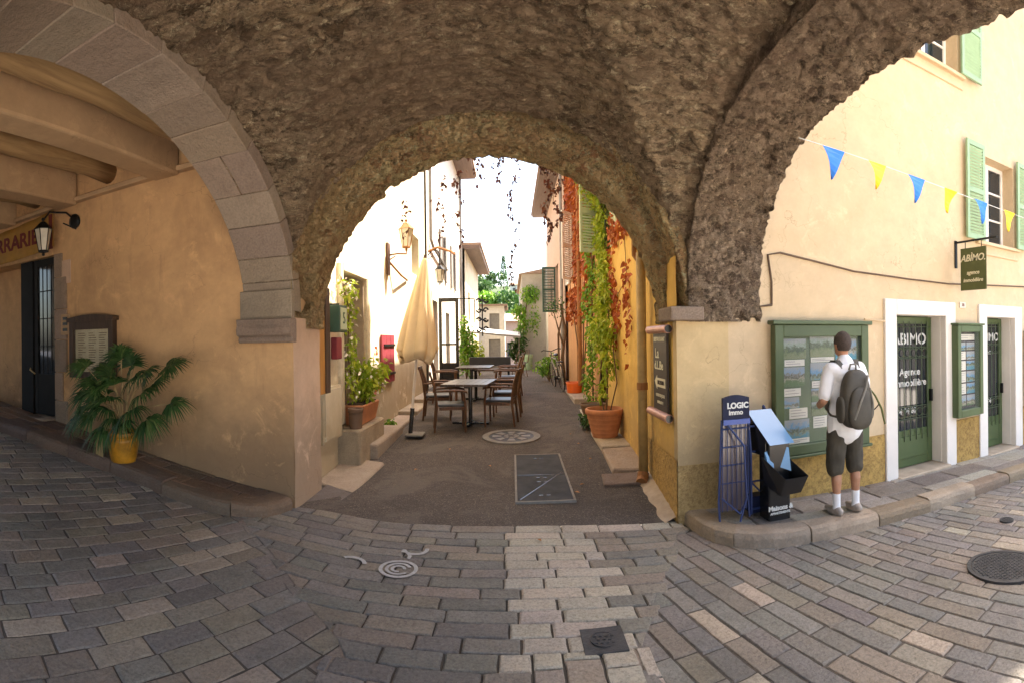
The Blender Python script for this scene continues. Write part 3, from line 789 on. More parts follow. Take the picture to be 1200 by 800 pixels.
# unseen building mass above, added to block light over the thin vault
um = MB(); um.box(-2.62, 2.42, 4.62, 5.18, 4.05, 9.3); um.box(-2.62, 2.42, -0.35, 4.6, 4.3, 9.3); um.box(1.7, 2.34, -0.3, 4.6, 4.12, 4.3)
um.box(-2.6, -2.15, 4.6, 5.15, 2.3, 4.05)
um.build('upper_light_block', 'cream', pb)
MB().box(1.62, 2.31, 4.53, 5.18, 1.84, 4.1).build('masonry_core', 'vault3', pb)
sp = MB(); sp.box(-2.1, 1.7, -0.5, -0.14, 2.5, 4.3); sp.box(-2.62, -2.35, -0.5, -0.14, -0.3, 4.3); sp.box(1.65, 2.42, -0.5, -0.14, -0.3, 4.3)
sp.build('rear_light_block', 'ochre', pb)  # unseen, added at the rear to limit light entering from behind

# ------------------------------------------------------------------ building on the left of the passage
lb_ = thing('arcade_building', 'ochre plastered house front under the beamed passage ceiling', 'building', (-4, 4.6, 0))
wl = MB(); wall(wl, 'Y', 4.5, -9.5, -2.05, -0.3, 3.95, [(-9.4, -5.56, 0.1, 2.93)], 0.38)
wl.box(-5.54, -2.1, 4.56, 5.18, -0.3, 9.2); wl.box(-9.5, -5.55, 4.9, 5.18, 2.95, 9.2)
wl.build('wall', 'ochre', lb_)
pj = sheet('pier_side', 'pink', lambda u, v: Vector((-2.05 + 0.01 * fbm((u * 2, v * 5, 0), 3), 4.5 + 0.70 * u, -0.1 + 2.0 * v)), 30, 50, lb_)
pe = MB(); pe.box(-2.6, -2.06, 5.15, 5.21, -0.1, 4.0); pe.build('pier_end', 'cream', lb_)
qs = MB()
z = 0.55
while z < 2.9:
    h = rnd.uniform(0.3, 0.45); wd = rnd.choice((0.17, 0.26))
    qs.box(-5.57, -5.57 + wd, 4.475, 4.53, z + .004, min(2.93, z + h) - .004, var((0.34, 0.25, 0.18), 0.1)); z += h
qs.build('quoin', 'ashlar', lb_, bevel=0.008)
ci = MB(); ci.box(-12, -2.6, -0.3, 4.5, 3.92, 4.2); ci.build('ceiling', 'beamplaster', lb_)
ow = MB(); ow.box(-12, -3.4, -0.7, -0.35, -0.3, 4.2); ow.build('dimming_wall', 'ochre', lb_)  # unseen wall, added to keep the left passage dimmer
um2 = MB(); um2.box(-12, -2.63, -0.3, 4.6, 4.22, 9.2); um2.build('upper_light_block', 'cream', lb_)  # unseen mass over the ceiling, added to block the sun
cr = MB(); cr.box(-9.5, -2.6, 4.40, 4.505, 3.54, 3.6); cr.build('cornice', 'beamplaster', lb_, bevel=0.01)
for xb in (-3.08, -4.46, -5.95, -7.3):
    b_ = MB(); pts = [(xb + 0.03 * math.sin(i * .9), -0.3 + i * 0.4, 3.80 + 0.015 * math.sin(i * 1.3)) for i in range(13)]
    b_.tube(pts, [0.14 + 0.012 * math.sin(i * 2.1) for i in range(13)], 14); b_.build('beam', 'beamwood', lb_, smooth=True)
for xb in (-3.53, -5.2, -6.6, -8.0):
    b_ = MB(); b_.box(xb - 0.17, xb + 0.17, -0.3, 4.46, 3.5, 3.93); b_.build('beam', 'beamplaster', lb_, bevel=0.03, seg=2)
rm = MB()
rm.box(-9.4, -5.5, 4.92, 4.95, 0.3, 0.6)
wall(rm, 'Y', 7.5, -9.5, -5.2, 0.2, 3.0); wall(rm, 'X', -9.4, 4.8, 7.5, 0.2, 3.0, inward=-1); wall(rm, 'X', -5.5, 4.9, 7.5, 0.2, 3.0)
rm.add([(-9.5, 4.8, 2.96), (-5.3, 4.8, 2.96), (-5.3, 7.5, 2.96), (-9.5, 7.5, 2.96)], [(0, 1, 2, 3)])
rm.add([(-9.5, 4.5, 0.6), (-5.3, 4.5, 0.6), (-5.3, 7.5, 0.6), (-9.5, 7.5, 0.6)], [(0, 1, 2, 3)])
rm.build('room_interior', 'dim', lb_)
st_ = MB(); st_.box(-9.4, -5.6, 4.3, 4.9, 0.2, 0.64); st_.build('doorstep', 'slab', lb_, bevel=0.015)
iw = MB(); iw.box(-9.3, -6.55, 4.86, 4.9, 0.6, 2.95); iw.build('inner_wall', 'ochre', lb_)
dl = thing_part = None
d_ = MB()
d_.box(-6.14, -6.06, 4.56, 4.6, 0.66, 2.92); d_.box(-5.66, -5.58, 4.56, 4.6, 0.66, 2.92); d_.box(-6.06, -5.66, 4.56, 4.6, 2.82, 2.92); d_.box(-6.06, -5.66, 4.56, 4.6, 0.66, 1.25)
df = d_.build('door', 'blackmatte', lb_, bevel=0.004)
for i in range(1, 4): gb = MB().tube([(-6.06 + i * .1, 4.58, 1.25), (-6.06 + i * .1, 4.58, 2.82)], 0.007, 6).build('door_bar', 'iron', df)
for zz in (1.65, 2.05, 2.45): MB().tube([(-6.06, 4.575, zz), (-5.66, 4.575, zz)], 0.007, 6).build('door_bar', 'iron', df)
MB().box(-6.06, -5.66, 4.583, 4.588, 1.25, 2.82).build('pane', 'glass', df)
MB().box(-6.5, -6.2, 4.57, 4.8, 0.62, 2.93).build('door_jamb', 'blackmatte', lb_)

# ------------------------------------------------------------------ yellow corner building on the right
yb = thing('corner_building', 'peach corner house with green shop doors and mint shutters beyond the arch', 'building', (5, 5, 0))
holes = [(4.15, 5.09, -0.6, 1.93), (5.94, 6.73, -0.6, 1.94), (5.87, 6.72, 3.0, 4.25), (4.45, 5.38, 5.2, 6.45), (8.6, 9.4, 3.0, 4.25)]
wf = MB(); wall(wf, 'Y', 4.5, 2.3, 18, -0.6, 9.3, holes, 0.28); wall(wf, 'Y', 4.5, 1.5, 2.3, -0.6, 1.88)
wf.build('wall', 'facade', yb)
wp = MB()
wp.box(1.495, 2.02, 4.493, 4.60, -0.3, 1.81)
wp.build('corner_pier', 'greyplaster', yb)
sun_block_core = MB(); sun_block_core.box(1.9, 18, 5.0, 9.4, -0.5, 9.2); sun_block_core.box(4.5, 18, 5.2, 9.4, 9.36, 15); sun_block_core.build('sun_block_core', 'dim', yb)  # unseen blocks added behind and above the front to keep sun off the street
def ywx(y): return 1.5 + 0.05 * (y - 4.5)
wa = sheet('side_wall', 'yellow', lambda u, v: Vector((ywx(4.5 + 5.0 * u) + 0.008 * fbm((u * 9, v * 12, 3), 3), 4.5 + 5.0 * u, -0.2 + 9.4 * v)), 60, 90, yb)
pk = MB()
for (a, b) in ((2.02, 3.98), (5.27, 5.78), (6.91, 18)):
    pk.box(a, b, 4.482, 4.52, -0.6, 0.50)
pk.build('plinth', 'roughcast', yb)
pk = MB(); pk.box(1.488, 2.018, 4.484, 4.52, -0.3, 0.47); pk.build('plinth', 'roughcastd', yb)
sheet('plinth', 'roughcast', lambda u, v: Vector((ywx(4.49 + 1.6 * u) - 0.02 - 0.01 * v * 0 + 0.006 * fbm((u * 12, v * 6, 8), 3), 4.485 + 1.6 * u, -0.1 + (0.62) * v)), 40, 20, yb)
tp = MB(); tp.box(1.4, 18.3, 4.15, 4.9, 9.2, 9.35); tp.box(1.2, 2.0, 4.5, 9.6, 9.2, 9.35); tp.build('roof', 'tiles', yb)
def shopdoor(x0, x1, zt, zb, fx0, fx1, words1, first):
    f = MB(); zf = 2.085
    f.box(fx0, x0, 4.462, 4.56, zb - 0.16, zf); f.box(x1, fx1, 4.462, 4.56, zb - 0.16, zf); f.box(x0, x1, 4.462, 4.56, zt, zf)
    f.box(x0 - .02, x0 + 0.002, 4.561, 4.80, zb, zt + .02); f.box(x1 - 0.002, x1 + .02, 4.561, 4.80, zb, zt + .02); f.box(x0 + .003, x1 - .003, 4.561, 4.80, zt - .002, zt + .02)
    fr = f.build('door_frame', 'whiteframe', yb, bevel=0.008)
    MB().box(x0 - 0.02, x1 + 0.02, 4.40, 4.80, zb - 0.2, zb).build('doorstep', 'slab', yb, bevel=0.01)
    yd = 4.72; dw = MB()
    a, b = x0 + 0.01, x1 - 0.012
    st = 0.09
    dw.box(a, a + st, yd, yd + .05, zb + .01, zt - .01); dw.box(b - st, b, yd, yd + .05, zb + .01, zt - .01)
    dw.box(a + st, b - st, yd, yd + .05, zt - .10, zt - .01); dw.box(a + st, b - st, yd, yd + .05, zb + .01, zb + .48)
    dw.box(a + st + .05, b - st - .05, yd - .012, yd, zb + .12, zb + .40)
    d = dw.build('door', 'green', yb, bevel=0.008)
    MB().box(a + st, b - st, yd + .02, yd + .026, zb + .48, zt - .10).build('pane', 'glass', d)
    gm = MB(); n = 7 if x1 - x0 > 0.8 else 6; gy = yd - 0.02; gx0, gx1 = a + .05, b - .05
    for i in range(n):
        xx = gx0 + (gx1 - gx0) * (i + .5) / n
        gm.tube([(xx, gy, zb + .34), (xx, gy, zt - .07)], 0.007, 6)
    for zz in (zb + .62, zb + .78, zt - .40, zt - .54, zt - .14):
        gm.tube([(gx0, gy, zz), (gx1, gy, zz)], 0.007, 6)
    for zc in (zb + .70, zt - .47):
        for i in range(n - 1):
            xx = gx0 + (gx1 - gx0) * (i + 1) / n; rr = 0.055
            gm.tube([(xx + rr * math.cos(t), gy - .004, zc + rr * math.sin(t)) for t in [2 * PI * k / 12 for k in range(13)]], 0.006, 5, cap=False)
    gm.build('door_grille', 'irongreen', d)
    xm = (a + b) / 2
    if first:
        text('lettering', 'ABIMO', 0.2, 'whitepaint', d, (xm + .03, yd + .012, zt - .30), bold=0.004)
        text('lettering', 'Agence', 0.125, 'whitepaint', d, (xm + .03, yd + .012, zt - .72), bold=0.003)
        text('lettering', 'Immobilière', 0.125, 'whitepaint', d, (xm + .03, yd + .012, zt - .86), bold=0.003)
        text('lettering', '04 94 60', 0.1, 'whitepaint', d, (xm - .04, yd + .012, zb + .72), bold=0.003)
    else:
        text('lettering', 'ABIMO', 0.17, 'whitepaint', d, (xm + .03, yd + .012, zt - .30), bold=0.004)
        text('lettering', 'Agence', 0.11, 'whitepaint', d, (xm - .04, yd + .012, zt - .52), bold=0.003)
        text('lettering', '04 94', 0.1, 'whitepaint', d, (xm - .04, yd + .012, zb + .72), bold=0.003)
    dh = MB(); dh.box(b - 0.06, b - .03, yd - .05, yd, zb + .82, zb + .98); dh.build('door_handle', 'iron', d, bevel=.004)
shopdoor(4.18, 5.06, 1.90, -0.04, 3.99, 5.26, 1, True)
shopdoor(5.97, 6.70, 1.91, -0.09, 5.78, 6.90, 1, False)
def shutter(name, x0, x1, z0, z1, y=4.45, mat='mint', parent=None, tilt=0.0):
    s = MB(); t = 0.05
    s.box(x0, x0 + t, y - .035, y, z0, z1); s.box(x1 - t, x1, y - .035, y, z0, z1)
    nz = 3; 
    for i in range(nz + 0):
        zc = z0 + (z1 - z0 - 0.07) * i / (nz - 1); s.box(x0 + t, x1 - t, y - .035, y, zc, zc + .07)
    k = int((z1 - z0) / 0.045)
    for i in range(k):
        zc = z0 + 0.03 + (z1 - z0 - .06) * (i + .5) / k
        s.box(x0 + t, x1 - t, y - .029, y - .008, zc - .016, zc + .016, rot=Matrix.Rotation(R(28), 3, 'X'))
    return s.build(name, mat, parent)
def win(x0, x1, z0, z1, sh):
    f = MB(); y = 4.70
    f.box(x0, x0 + .05, y, y + .05, z0, z1); f.box(x1 - .05, x1, y, y + .05, z0, z1); f.box(x0 + .05, x1 - .05, y, y + .05, z1 - .06, z1); f.box(x0 + .05, x1 - .05, y, y + .05, z0, z0 + .07)
    xm = (x0 + x1) / 2; f.box(xm - .035, xm + .035, y - .008, y + .05, z0 + .07, z1 - .06)
    for kk in (1, 2):
        zz = z0 + (z1 - z0) * kk / 3; f.box(x0 + .05, xm - .035, y + .005, y + .04, zz - .014, zz + .014); f.box(xm + .035, x1 - .05, y + .005, y + .04, zz - .014, zz + .014)
    wn = f.build('window', 'whiteframe', yb, bevel=.004)
    MB().box(x0 + .05, x1 - .05, y + .025, y + .03, z0 + .07, z1 - .06).build('pane', 'glass', wn)
    s = MB(); s.box(x0 - .12, x1 + .12, 4.44, 4.53, z0 - .05, z0 - .003); s.box(x0 - .1, x1 + .1, 4.475, 4.51, z0 - .19, z0 - .16)
    s.build('sill', 'facade', wn, bevel=.006)
    for (a, b) in sh: shutter('shutter', a, b, z0 - .01, z1 + .1, 4.44, 'mint', yb)
win(5.87, 6.72, 3.0, 4.25, [(5.47, 5.87), (6.72, 7.12)])
win(4.45, 5.38, 5.2, 6.45, [(4.0, 4.45), (5.38, 5.83)])
win(8.6, 9.4, 3.0, 4.25, [(8.2, 8.6), (9.4, 9.8)])
# ------------------------------------------------------------------ foliage helpers
lr = random.Random(5)
def leaf(mb, p, d, size, wid=0.55, droop=0.3):
    d = Vector(d).normalized(); p = Vector(p)
    s = d.cross(Vector((lr.gauss(0, 1), lr.gauss(0, 1), lr.gauss(0, 1))))
    if s.length < 1e-3: s = Vector((1, 0, 0))
    s = s.normalized() * size * wid * 0.5; n = d.cross(s).normalized()
    a = p; m1 = p + d * size * 0.45 + s + n * size * .06; m2 = p + d * size * 0.45 - s + n * size * .06
    t = p + d * size - Vector((0, 0, size * droop))
    mb.add([a, m1, t, m2], [(0, 1, 2), (0, 2, 3)])
def rdir(bias=(0, 0, 0)):
    return Vector((lr.gauss(0, 1) + bias[0], lr.gauss(0, 1) + bias[1], lr.gauss(0, 1) + bias[2]))
def clump(mb, c, r, n, size, bias=(0, 0, -.3), wid=0.6):
    for _ in range(n):
        v = rdir(); v = v.normalized() * (lr.random() ** 0.45)
        p = Vector(c) + Vector((v.x * r[0], v.y * r[1], v.z * r[2]))
        leaf(mb, p, rdir(bias), size * lr.uniform(0.6, 1.3), wid)
def bushplant(name, label, cat, base, r, h, n, size, mat, group=None, nclump=7, stemr=0.012, flowers=0):
    t = thing(name, label, cat, base, 0, group)
    f = MB(); s = MB()
    for i in range(nclump):
        a = lr.uniform(0, 2 * PI); rr = r * lr.uniform(0.1, 0.75); zz = h * lr.uniform(0.25, 0.85)
        c = (base[0] + rr * math.cos(a), base[1] + rr * math.sin(a), base[2] + zz)
        clump(f, c, (r * .5, r * .5, h * .26), n // nclump, size)
        s.tube([base, (base[0] + rr * .4 * math.cos(a), base[1] + rr * .4 * math.sin(a), base[2] + zz * .5), c], [stemr, stemr * .8, stemr * .4], 5)
    f.build('foliage', mat, t); s.build('stem', 'stem', t)
    if flowers:
        fl = MB()
        for _ in range(flowers):
            v = rdir().normalized(); p = Vector(base) + Vector((v.x * r * .9, v.y * r * .9, h * .55 + v.z * h * .4))
            leaf(fl, p, rdir(), 0.04, 1.0)
        fl.build('blossom', 'petal', t)
    return t

# ------------------------------------------------------------------ left side of the alley
XL = -2.2
A = thing('cream_house', 'sunlit cream house with a deep door niche, just past the arch', 'house', (XL, 9, 0))
wa_ = MB(); wall(wa_, 'X', XL, 5.2, 13.0, -0.3, 9.0, [(6.3, 7.45, 0.15, 2.62), (11.2, 12.1, 3.2, 4.1), (9.2, 10.1, 5.3, 6.7)], 0.38, inward=-1)
wa_.box(-2.9, -2.6, 5.2, 13, -0.3, 9)
wa_.build('wall', 'cream', A)
# arched head of the niche
ah = MB(); n = 14; ring = []
for i in range(n + 1):
    y = 6.3 + 1.15 * i / n; z = 2.62 + 0.24 * math.sin(PI * i / n); ring.append((y, z))
nd = MB(); nd.box(-2.58, -2.5, 6.32, 7.43, 0.2, 2.6); nd.build('door', 'brownwood', A, bevel=.01)
nr = MB(); nr.box(-2.57, -2.205, 7.40, 7.447, 0.2, 2.615); nr.build('door_reveal', 'slab', A)
nl = MB(); nl.box(-2.25, -2.14, 7.44, 7.56, 0.15, 2.7); nl.box(-2.25, -2.14, 6.2, 6.32, 0.6, 2.7); nl.box(-2.25, -2.14, 6.32, 7.44, 2.58, 2.72); nl.build('door_surround', 'cream', A, bevel=.02)
MB().box(-2.5, -2.47, 11.25, 12.05, 3.22, 4.08).build('window', 'brownwood', A)
MB().box(-2.5, -2.47, 9.25, 10.05, 5.32, 6.68).build('window', 'glass', A)
for ya in (8.7, 10.12): MB().box(-2.19, -2.14, ya, ya + .46, 5.25, 6.75).build('shutter', 'zincgrey', A, bevel=.01)
rs = MB()
for i in range(3): rs.box(-2.185, -2.15, 8.3 + i * .3, 8.592 + i * .3, 0.95, 1.78)
sh = rs.build('shutter', 'red', A, bevel=.005)
MB().box(-2.15, -2.13, 8.4, 9.2, 1.58, 1.62).build('strap_hinge', 'iron', sh); MB().box(-2.15, -2.13, 8.4, 9.2, 1.08, 1.12).build('strap_hinge', 'iron', sh)
ro = MB(); ro.box(-2.9, -1.62, 5.5, 13.2, 8.95, 9.05); ro.build('eave', 'eave', A)
MB().box(-3.5, -1.58, 5.5, 13.2, 9.05, 9.16).build('roof', 'tiles', A)
dp = MB(); dp.tube([(-2.1, 13.4, 9.0), (-2.1, 13.4, 4.35), (-2.08, 13.6, 4.2), (-2.06, 16.4, 3.95)], 0.04, 8); dp.build('downpipe', 'zincgrey', A)
# plinth kerb stones along the house foot
lg = MB()
for (y0, y1, x1) in ((8.3, 9.6, -1.85), (9.62, 10.9, -1.82), (10.92, 12.6, -1.85)):
    lg.box(-2.2, x1, y0, y1, za(y0) - .05, za((y0 + y1) / 2) + .045, var((0.45, 0.36, 0.27), .1))
tag(lg.build('pavement_strip', 'kerb', None, bevel=.015), kind='structure')
lg = MB(); lg.hexa([(-2.06, 4.62, -.05), (-1.72, 4.66, -.05), (-1.68, 5.2, -.05), (-2.06, 5.4, -.05)], [(-2.06, 4.62, .05), (-1.74, 4.66, .045), (-1.70, 5.2, .05), (-2.06, 5.4, .07)], (0.16, 0.13, 0.12))
lg.hexa([(-2.2, 5.42, -.05), (-1.68, 5.22, -.05), (-1.62, 6.4, -.0), (-2.2, 6.5, -.0)], [(-2.2, 5.42, .075), (-1.70, 5.22, .05), (-1.66, 6.4, .11), (-2.2, 6.5, .13)], (0.42, 0.33, 0.25))
tag(lg.build('paving_slab', 'kerb', None, bevel=.012), kind='structure')
ss = MB(); ss.box(-2.19, -1.80, 6.62, 8.25, 0.02, 0.29, (0.42, 0.33, 0.25)); tag(ss.build('stone_step', 'kerb', None, bevel=.03, seg=2), 'long worn stone step below the flowerpot ledge', 'step')
ld = MB(); ld.box(-2.55, -1.90, 6.17, 7.4, 0.0, 0.55, (0.46, 0.36, 0.24)); ld.build('threshold', 'kerb', A, bevel=.025)
# board, box, sign near the pier
bd = thing('open_shutter_board', 'tall varnished brown board fixed to the left arch pier', 'board', (-2.02, 5.3, 1.1))
MB().box(-2.12, -2.075, 5.24, 5.42, 1.08, 2.28).build('panel', 'orangewood', bd, bevel=.004)
MB().box(-2.12, -2.06, 5.425, 5.56, 1.08, 2.28).build('frame', 'brownwood', bd, bevel=.004)
ub = thing('utility_box', 'plain cream utility cupboard set low on the alley wall', 'utility box', (-2.15, 5.85, 0.5))
MB().box(-2.2, -2.13, 5.56, 6.15, 0.5, 1.1).build('door', 'cream', ub, bevel=.006); MB().box(-2.21, -2.145, 5.53, 6.18, 0.47, 1.13).build('frame', 'cream', ub, bevel=.004)
gs = thing('projecting_sign', 'dark green projecting box sign above the utility cupboard', 'sign', (-2.1, 5.85, 1.8))
b_ = MB(); b_.box(-2.17, -2.0, 5.72, 6.0, 1.78, 2.1); gb = b_.build('board', 'darkgreen', gs, bevel=.006)
MB().box(-1.999, -1.992, 5.75, 5.97, 1.81, 2.07).build('face', 'palegreen', gs); text('lettering', '5', 0.2, 'darkgreen', gs, (-1.988, 5.86, 1.94), '+X')
MB().tube([(-2.2, 5.86, 2.12), (-2.05, 5.86, 2.12)], .01, 6).build('bracket', 'iron', gs)
nt_ = MB(); nt_.box(-2.2, -2.12, 5.95, 6.15, 1.45, 1.72); tag(nt_.build('red_letterbox', 'red', None, bevel=.01), 'small raspberry letterbox below the dark green sign', 'letterbox')
# second house on the left
B = thing('white_house', 'pale house with a downpipe and wooden eaves farther down the alley', 'house', (-2.1, 17, 0.4))
w_ = MB(); wall(w_, 'X', -2.15, 13.0, 21.5, -0.3, 8.6, [(13.9, 14.8, 0.5, 2.8), (15.6, 16.4, 3.6, 5.0), (18.4, 19.2, 3.6, 5.0), (16.6, 17.6, 0.5, 2.6)], 0.25, inward=-1); w_.box(-2.9, -2.5, 13, 21.5, -.3, 8.6)
w_.build('wall', 'white', B)
for (a, b, c, d) in ((15.6, 16.4, 3.6, 5.0), (18.4, 19.2, 3.6, 5.0)):
    wv = MB().box(-2.36, -2.32, a, b, c, d).build('window', 'glass', B)
    for ya in (a - .42, b + .02): MB().box(-2.14, -2.09, ya, ya + .4, c - .03, d + .03).build('shutter', 'zincgrey', B)
for (a, b, c, d) in ((13.9, 14.8, 0.5, 2.8), (16.6, 17.6, 0.5, 2.6)): MB().box(-2.38, -2.34, a, b, c, d).build('door', 'brownwood', B)
MB().box(-2.9, -1.45, 13.2, 21.6, 8.5, 8.6).build('eave', 'eave', B); MB().box(-3.5, -1.4, 13.2, 21.7, 8.6, 8.72).build('roof', 'tiles', B)
MB().tube([(-2.08, 21.3, 8.5), (-2.08, 21.3, 0.5)], .05, 8).build('downpipe', 'zincgrey', B)
Cc = thing('grey_house', 'low pale house with brown eaves beyond the white one', 'house', (-2, 26, 0))
w_ = MB(); wall(w_, 'X', -1.95, 21.5, 30, -1, 5.6, [(23, 24, 2.6, 3.9), (26.5, 27.5, 2.6, 3.9), (24.6, 25.6, 0.3, 2.4)], 0.2, inward=-1); w_.box(-2.9, -2.3, 21.5, 30, -1, 5.6)
w_.build('wall', 'cream', Cc); 
for (a, b, c, d) in ((23, 24, 2.6, 3.9), (26.5, 27.5, 2.6, 3.9)): MB().box(-2.14, -2.12, a, b, c, d).build('window', 'glass', Cc)
MB().box(-2.14, -2.12, 24.6, 25.6, .3, 2.4).build('door', 'zincgrey', Cc)
MB().box(-2.9, -1.3, 21.5, 30.2, 5.55, 5.7).build('eave', 'eave', Cc); MB().box(-3.2, -1.25, 21.5, 30.3, 5.7, 5.8).build('roof', 'tiles', Cc)
D_ = thing('shuttered_gable_house', 'narrow light house front facing up the alley with a blue grey door', 'house', (-1, 31, 0))
w_ = MB(); wall(w_, 'Y', 31, -3, -0.45, -1, 3.75, [(-1.35, -0.75, 2.2, 3.3), (-1.4, -0.7, -0.6, 1.75)], 0.2, inward=1); w_.box(-3, -.46, 31.25, 36, -1, 3.75)
w_.build('wall', 'white', D_); MB().box(-1.35, -.75, 31.15, 31.2, 2.2, 3.3).build('window', 'zincgrey', D_); MB().box(-1.4, -.7, 31.15, 31.2, -.6, 1.75).build('door', 'zincgrey', D_)
MB().box(-3.2, -.25, 30.8, 36.2, 3.75, 3.85).build('roof', 'tiles', D_)
E_ = thing('end_house', 'rose house with a tiled roof closing the far end of the alley', 'house', (0.5, 44, -1.5))
w_ = MB(); wall(w_, 'Y', 44, -4, 5, -3, 3.3, [(-0.45, -0.05, 0.3, 1.5), (0.75, 1.2, 1.6, 2.7)], 0.2); w_.box(-4, 5, 44.3, 50, -3, 3.3)
w_.build('wall', 'rose', E_); MB().box(-.45, -.05, 44.15, 44.2, .3, 1.5).build('window', 'glass', E_); MB().box(.75, 1.2, 44.15, 44.2, 1.6, 2.7).build('window', 'glass', E_)
rf = MB(); rf.hexa([(-4.3, 43.6, 3.3), (5.3, 43.6, 3.3), (5.3, 50.3, 3.3), (-4.3, 50.3, 3.3)], [(-4.3, 46.8, 4.1), (5.3, 46.8, 4.1), (5.3, 47.0, 4.1), (-4.3, 47.0, 4.1)]); rf.build('roof', 'tiles', E_)

# ------------------------------------------------------------------ right side of the alley
O_ = thing('orange_house', 'orange washed house hung with red creeper on the alley', 'house', (1.7, 12, 0))
w_ = MB(); wall(w_, 'X', 1.64, 9.5, 14.8, -0.3, 8.2, [(13.3, 14.1, 3.2, 4.9), (10.6, 11.5, 3.3, 4.6), (12.0, 12.9, 0.5, 2.6)], 0.22); w_.box(2.0, 3.4, 9.5, 14.8, -.3, 8.2)
w_.build('wall', 'orange', O_)
for (a, b, c, d) in ((13.3, 14.1, 3.2, 4.9), (10.6, 11.5, 3.3, 4.6)): MB().box(1.82, 1.86, a, b, c, d).build('window', 'glass', O_)
def louvre(name, p0, p1, z0, z1, mat, parent, th=0.035):
    """louvred leaf standing between ground points p0 and p1"""
    p0, p1 = Vector((p0[0], p0[1], 0)), Vector((p1[0], p1[1], 0)); d = p1 - p0; L = d.length; d.normalize(); ang = math.atan2(d.y, d.x)
    m = MB(); m.box(0, .05, -th / 2, th / 2, z0, z1); m.box(L - .05, L, -th / 2, th / 2, z0, z1)
    for i in range(3): zc = z0 + (z1 - z0 - .07) * i / 2; m.box(.05, L - .05, -th / 2, th / 2, zc, zc + .07)
    k = int((z1 - z0) / 0.055)
    for i in range(k):
        zc = z0 + .03 + (z1 - z0 - .06) * (i + .5) / k; m.box(.05, L - .05, -.008, .008, zc - .02, zc + .02, rot=Matrix.Rotation(R(32), 3, 'X'))
    m.xf(Matrix.Translation(p0) @ Matrix.Rotation(ang, 4, 'Z'))
    return m.build(name, mat, parent)
louvre('shutter', (1.60, 13.3), (1.30, 12.95), 3.2, 4.95, 'whiteframe', O_); louvre('shutter', (1.60, 14.1), (1.57, 14.6), 3.2, 4.95, 'whiteframe', O_)
MB().box(1.86, 1.9, 12.0, 12.9, .5, 2.6).build('door', 'brownwood', O_)
MB().box(1.1, 3.4, 9.5, 15, 8.2, 8.3).build('roof', 'tiles', O_)
MB().tube([(1.56, 11.7, 8.2), (1.56, 11.7, 0.6)], .05, 8).build('downpipe', 'rust', O_)
P_ = thing('rose_house', 'faded rose house with a dark green shutter swung into the alley', 'house', (1.6, 18, 0.4))
w_ = MB(); wall(w_, 'X', 1.56, 14.8, 22, -0.3, 7.0, [(16.9, 17.9, 2.6, 4.2), (19.5, 20.3, 2.6, 4.0), (15.2, 16.1, 0.5, 2.6)], 0.22); w_.box(1.9, 3.4, 14.8, 22, -.3, 7.0)
w_.build('wall', 'rose', P_)
for (a, b, c, d) in ((16.9, 17.9, 2.6, 4.2), (19.5, 20.3, 2.6, 4.0)): MB().box(1.74, 1.78, a, b, c, d).build('window', 'glass', P_)
louvre('shutter', (1.55, 17.9), (1.08, 17.86), 2.62, 4.2, 'darkgreen', P_)
MB().box(1.74, 1.78, 15.2, 16.1, .5, 2.6).build('door', 'zincgrey', P_)
MB().box(.95, 3.4, 14.8, 22.2, 6.95, 7.05).build('eave', 'eave', P_); MB().box(.9, 3.4, 14.8, 22.3, 7.05, 7.15).build('roof', 'tiles', P_)
MB().tube([(1.48, 15.0, 7), (1.48, 15.0, .5)], .045, 8).build('downpipe', 'zincgrey', P_)
Q_ = thing('weathered_grey_house', 'weathered grey house whose blank end wall juts into the alley', 'house', (1.5, 27, 0))
w_ = MB(); w_.box(.5, 3.5, 24, 34, -1, 4.75); w_.build('wall', 'greywall', Q_)
rf = MB(); rf.hexa([(.35, 23.8, 4.75), (3.6, 23.8, 4.75), (3.6, 34.2, 4.75), (.35, 34.2, 4.75)], [(2.9, 23.8, 5.25), (3.2, 23.8, 5.25), (3.2, 34.2, 5.25), (2.9, 34.2, 5.25)]); rf.build('roof', 'tiles', Q_)
MB().box(.42, .499, 27, 27.8, 1.6, 3.0).build('shutter', 'zincgrey', Q_)
w_ = MB(); w_.box(1.6, 3.5, 22, 24, -1, 6.2); tag(w_.build('recessed_house', 'white'), 'plain pale house set back before the weathered grey end wall', 'house')
# ledge in front of the yellow wall
le = MB()
le.box(1.22, 1.78, 7.0, 8.55, .02, .17, var((0.46, 0.38, 0.3), .08)); le.box(1.30, 1.66, 8.57, 10.6, .1, .28, var((0.46, 0.38, 0.3), .08)); le.box(1.28, 1.64, 10.62, 12.9, .2, .42, var((0.46, 0.38, 0.3), .08))
le.hexa([(1.15, 5.95, 0), (1.6, 5.9, 0), (1.66, 6.98, 0), (1.2, 6.98, 0)], [(1.17, 5.97, .115), (1.6, 5.92, .10), (1.66, 6.96, .16), (1.22, 6.96, .15)], (0.4, 0.3, 0.22))
tag(le.build('ledge', 'kerb', None, bevel=.015), kind='structure')
le = MB(); le.hexa([(.98, 5.52, 0), (1.47, 5.5, 0), (1.5, 5.86, 0), (1.02, 5.9, 0)], [(.98, 5.52, .063), (1.47, 5.5, .063), (1.5, 5.86, .085), (1.02, 5.9, .083)], (0.2, 0.14, 0.11))
le.build('stone_slab', 'kerb', None, bevel=.008); tag(bpy.data.objects['stone_slab'], kind='structure')
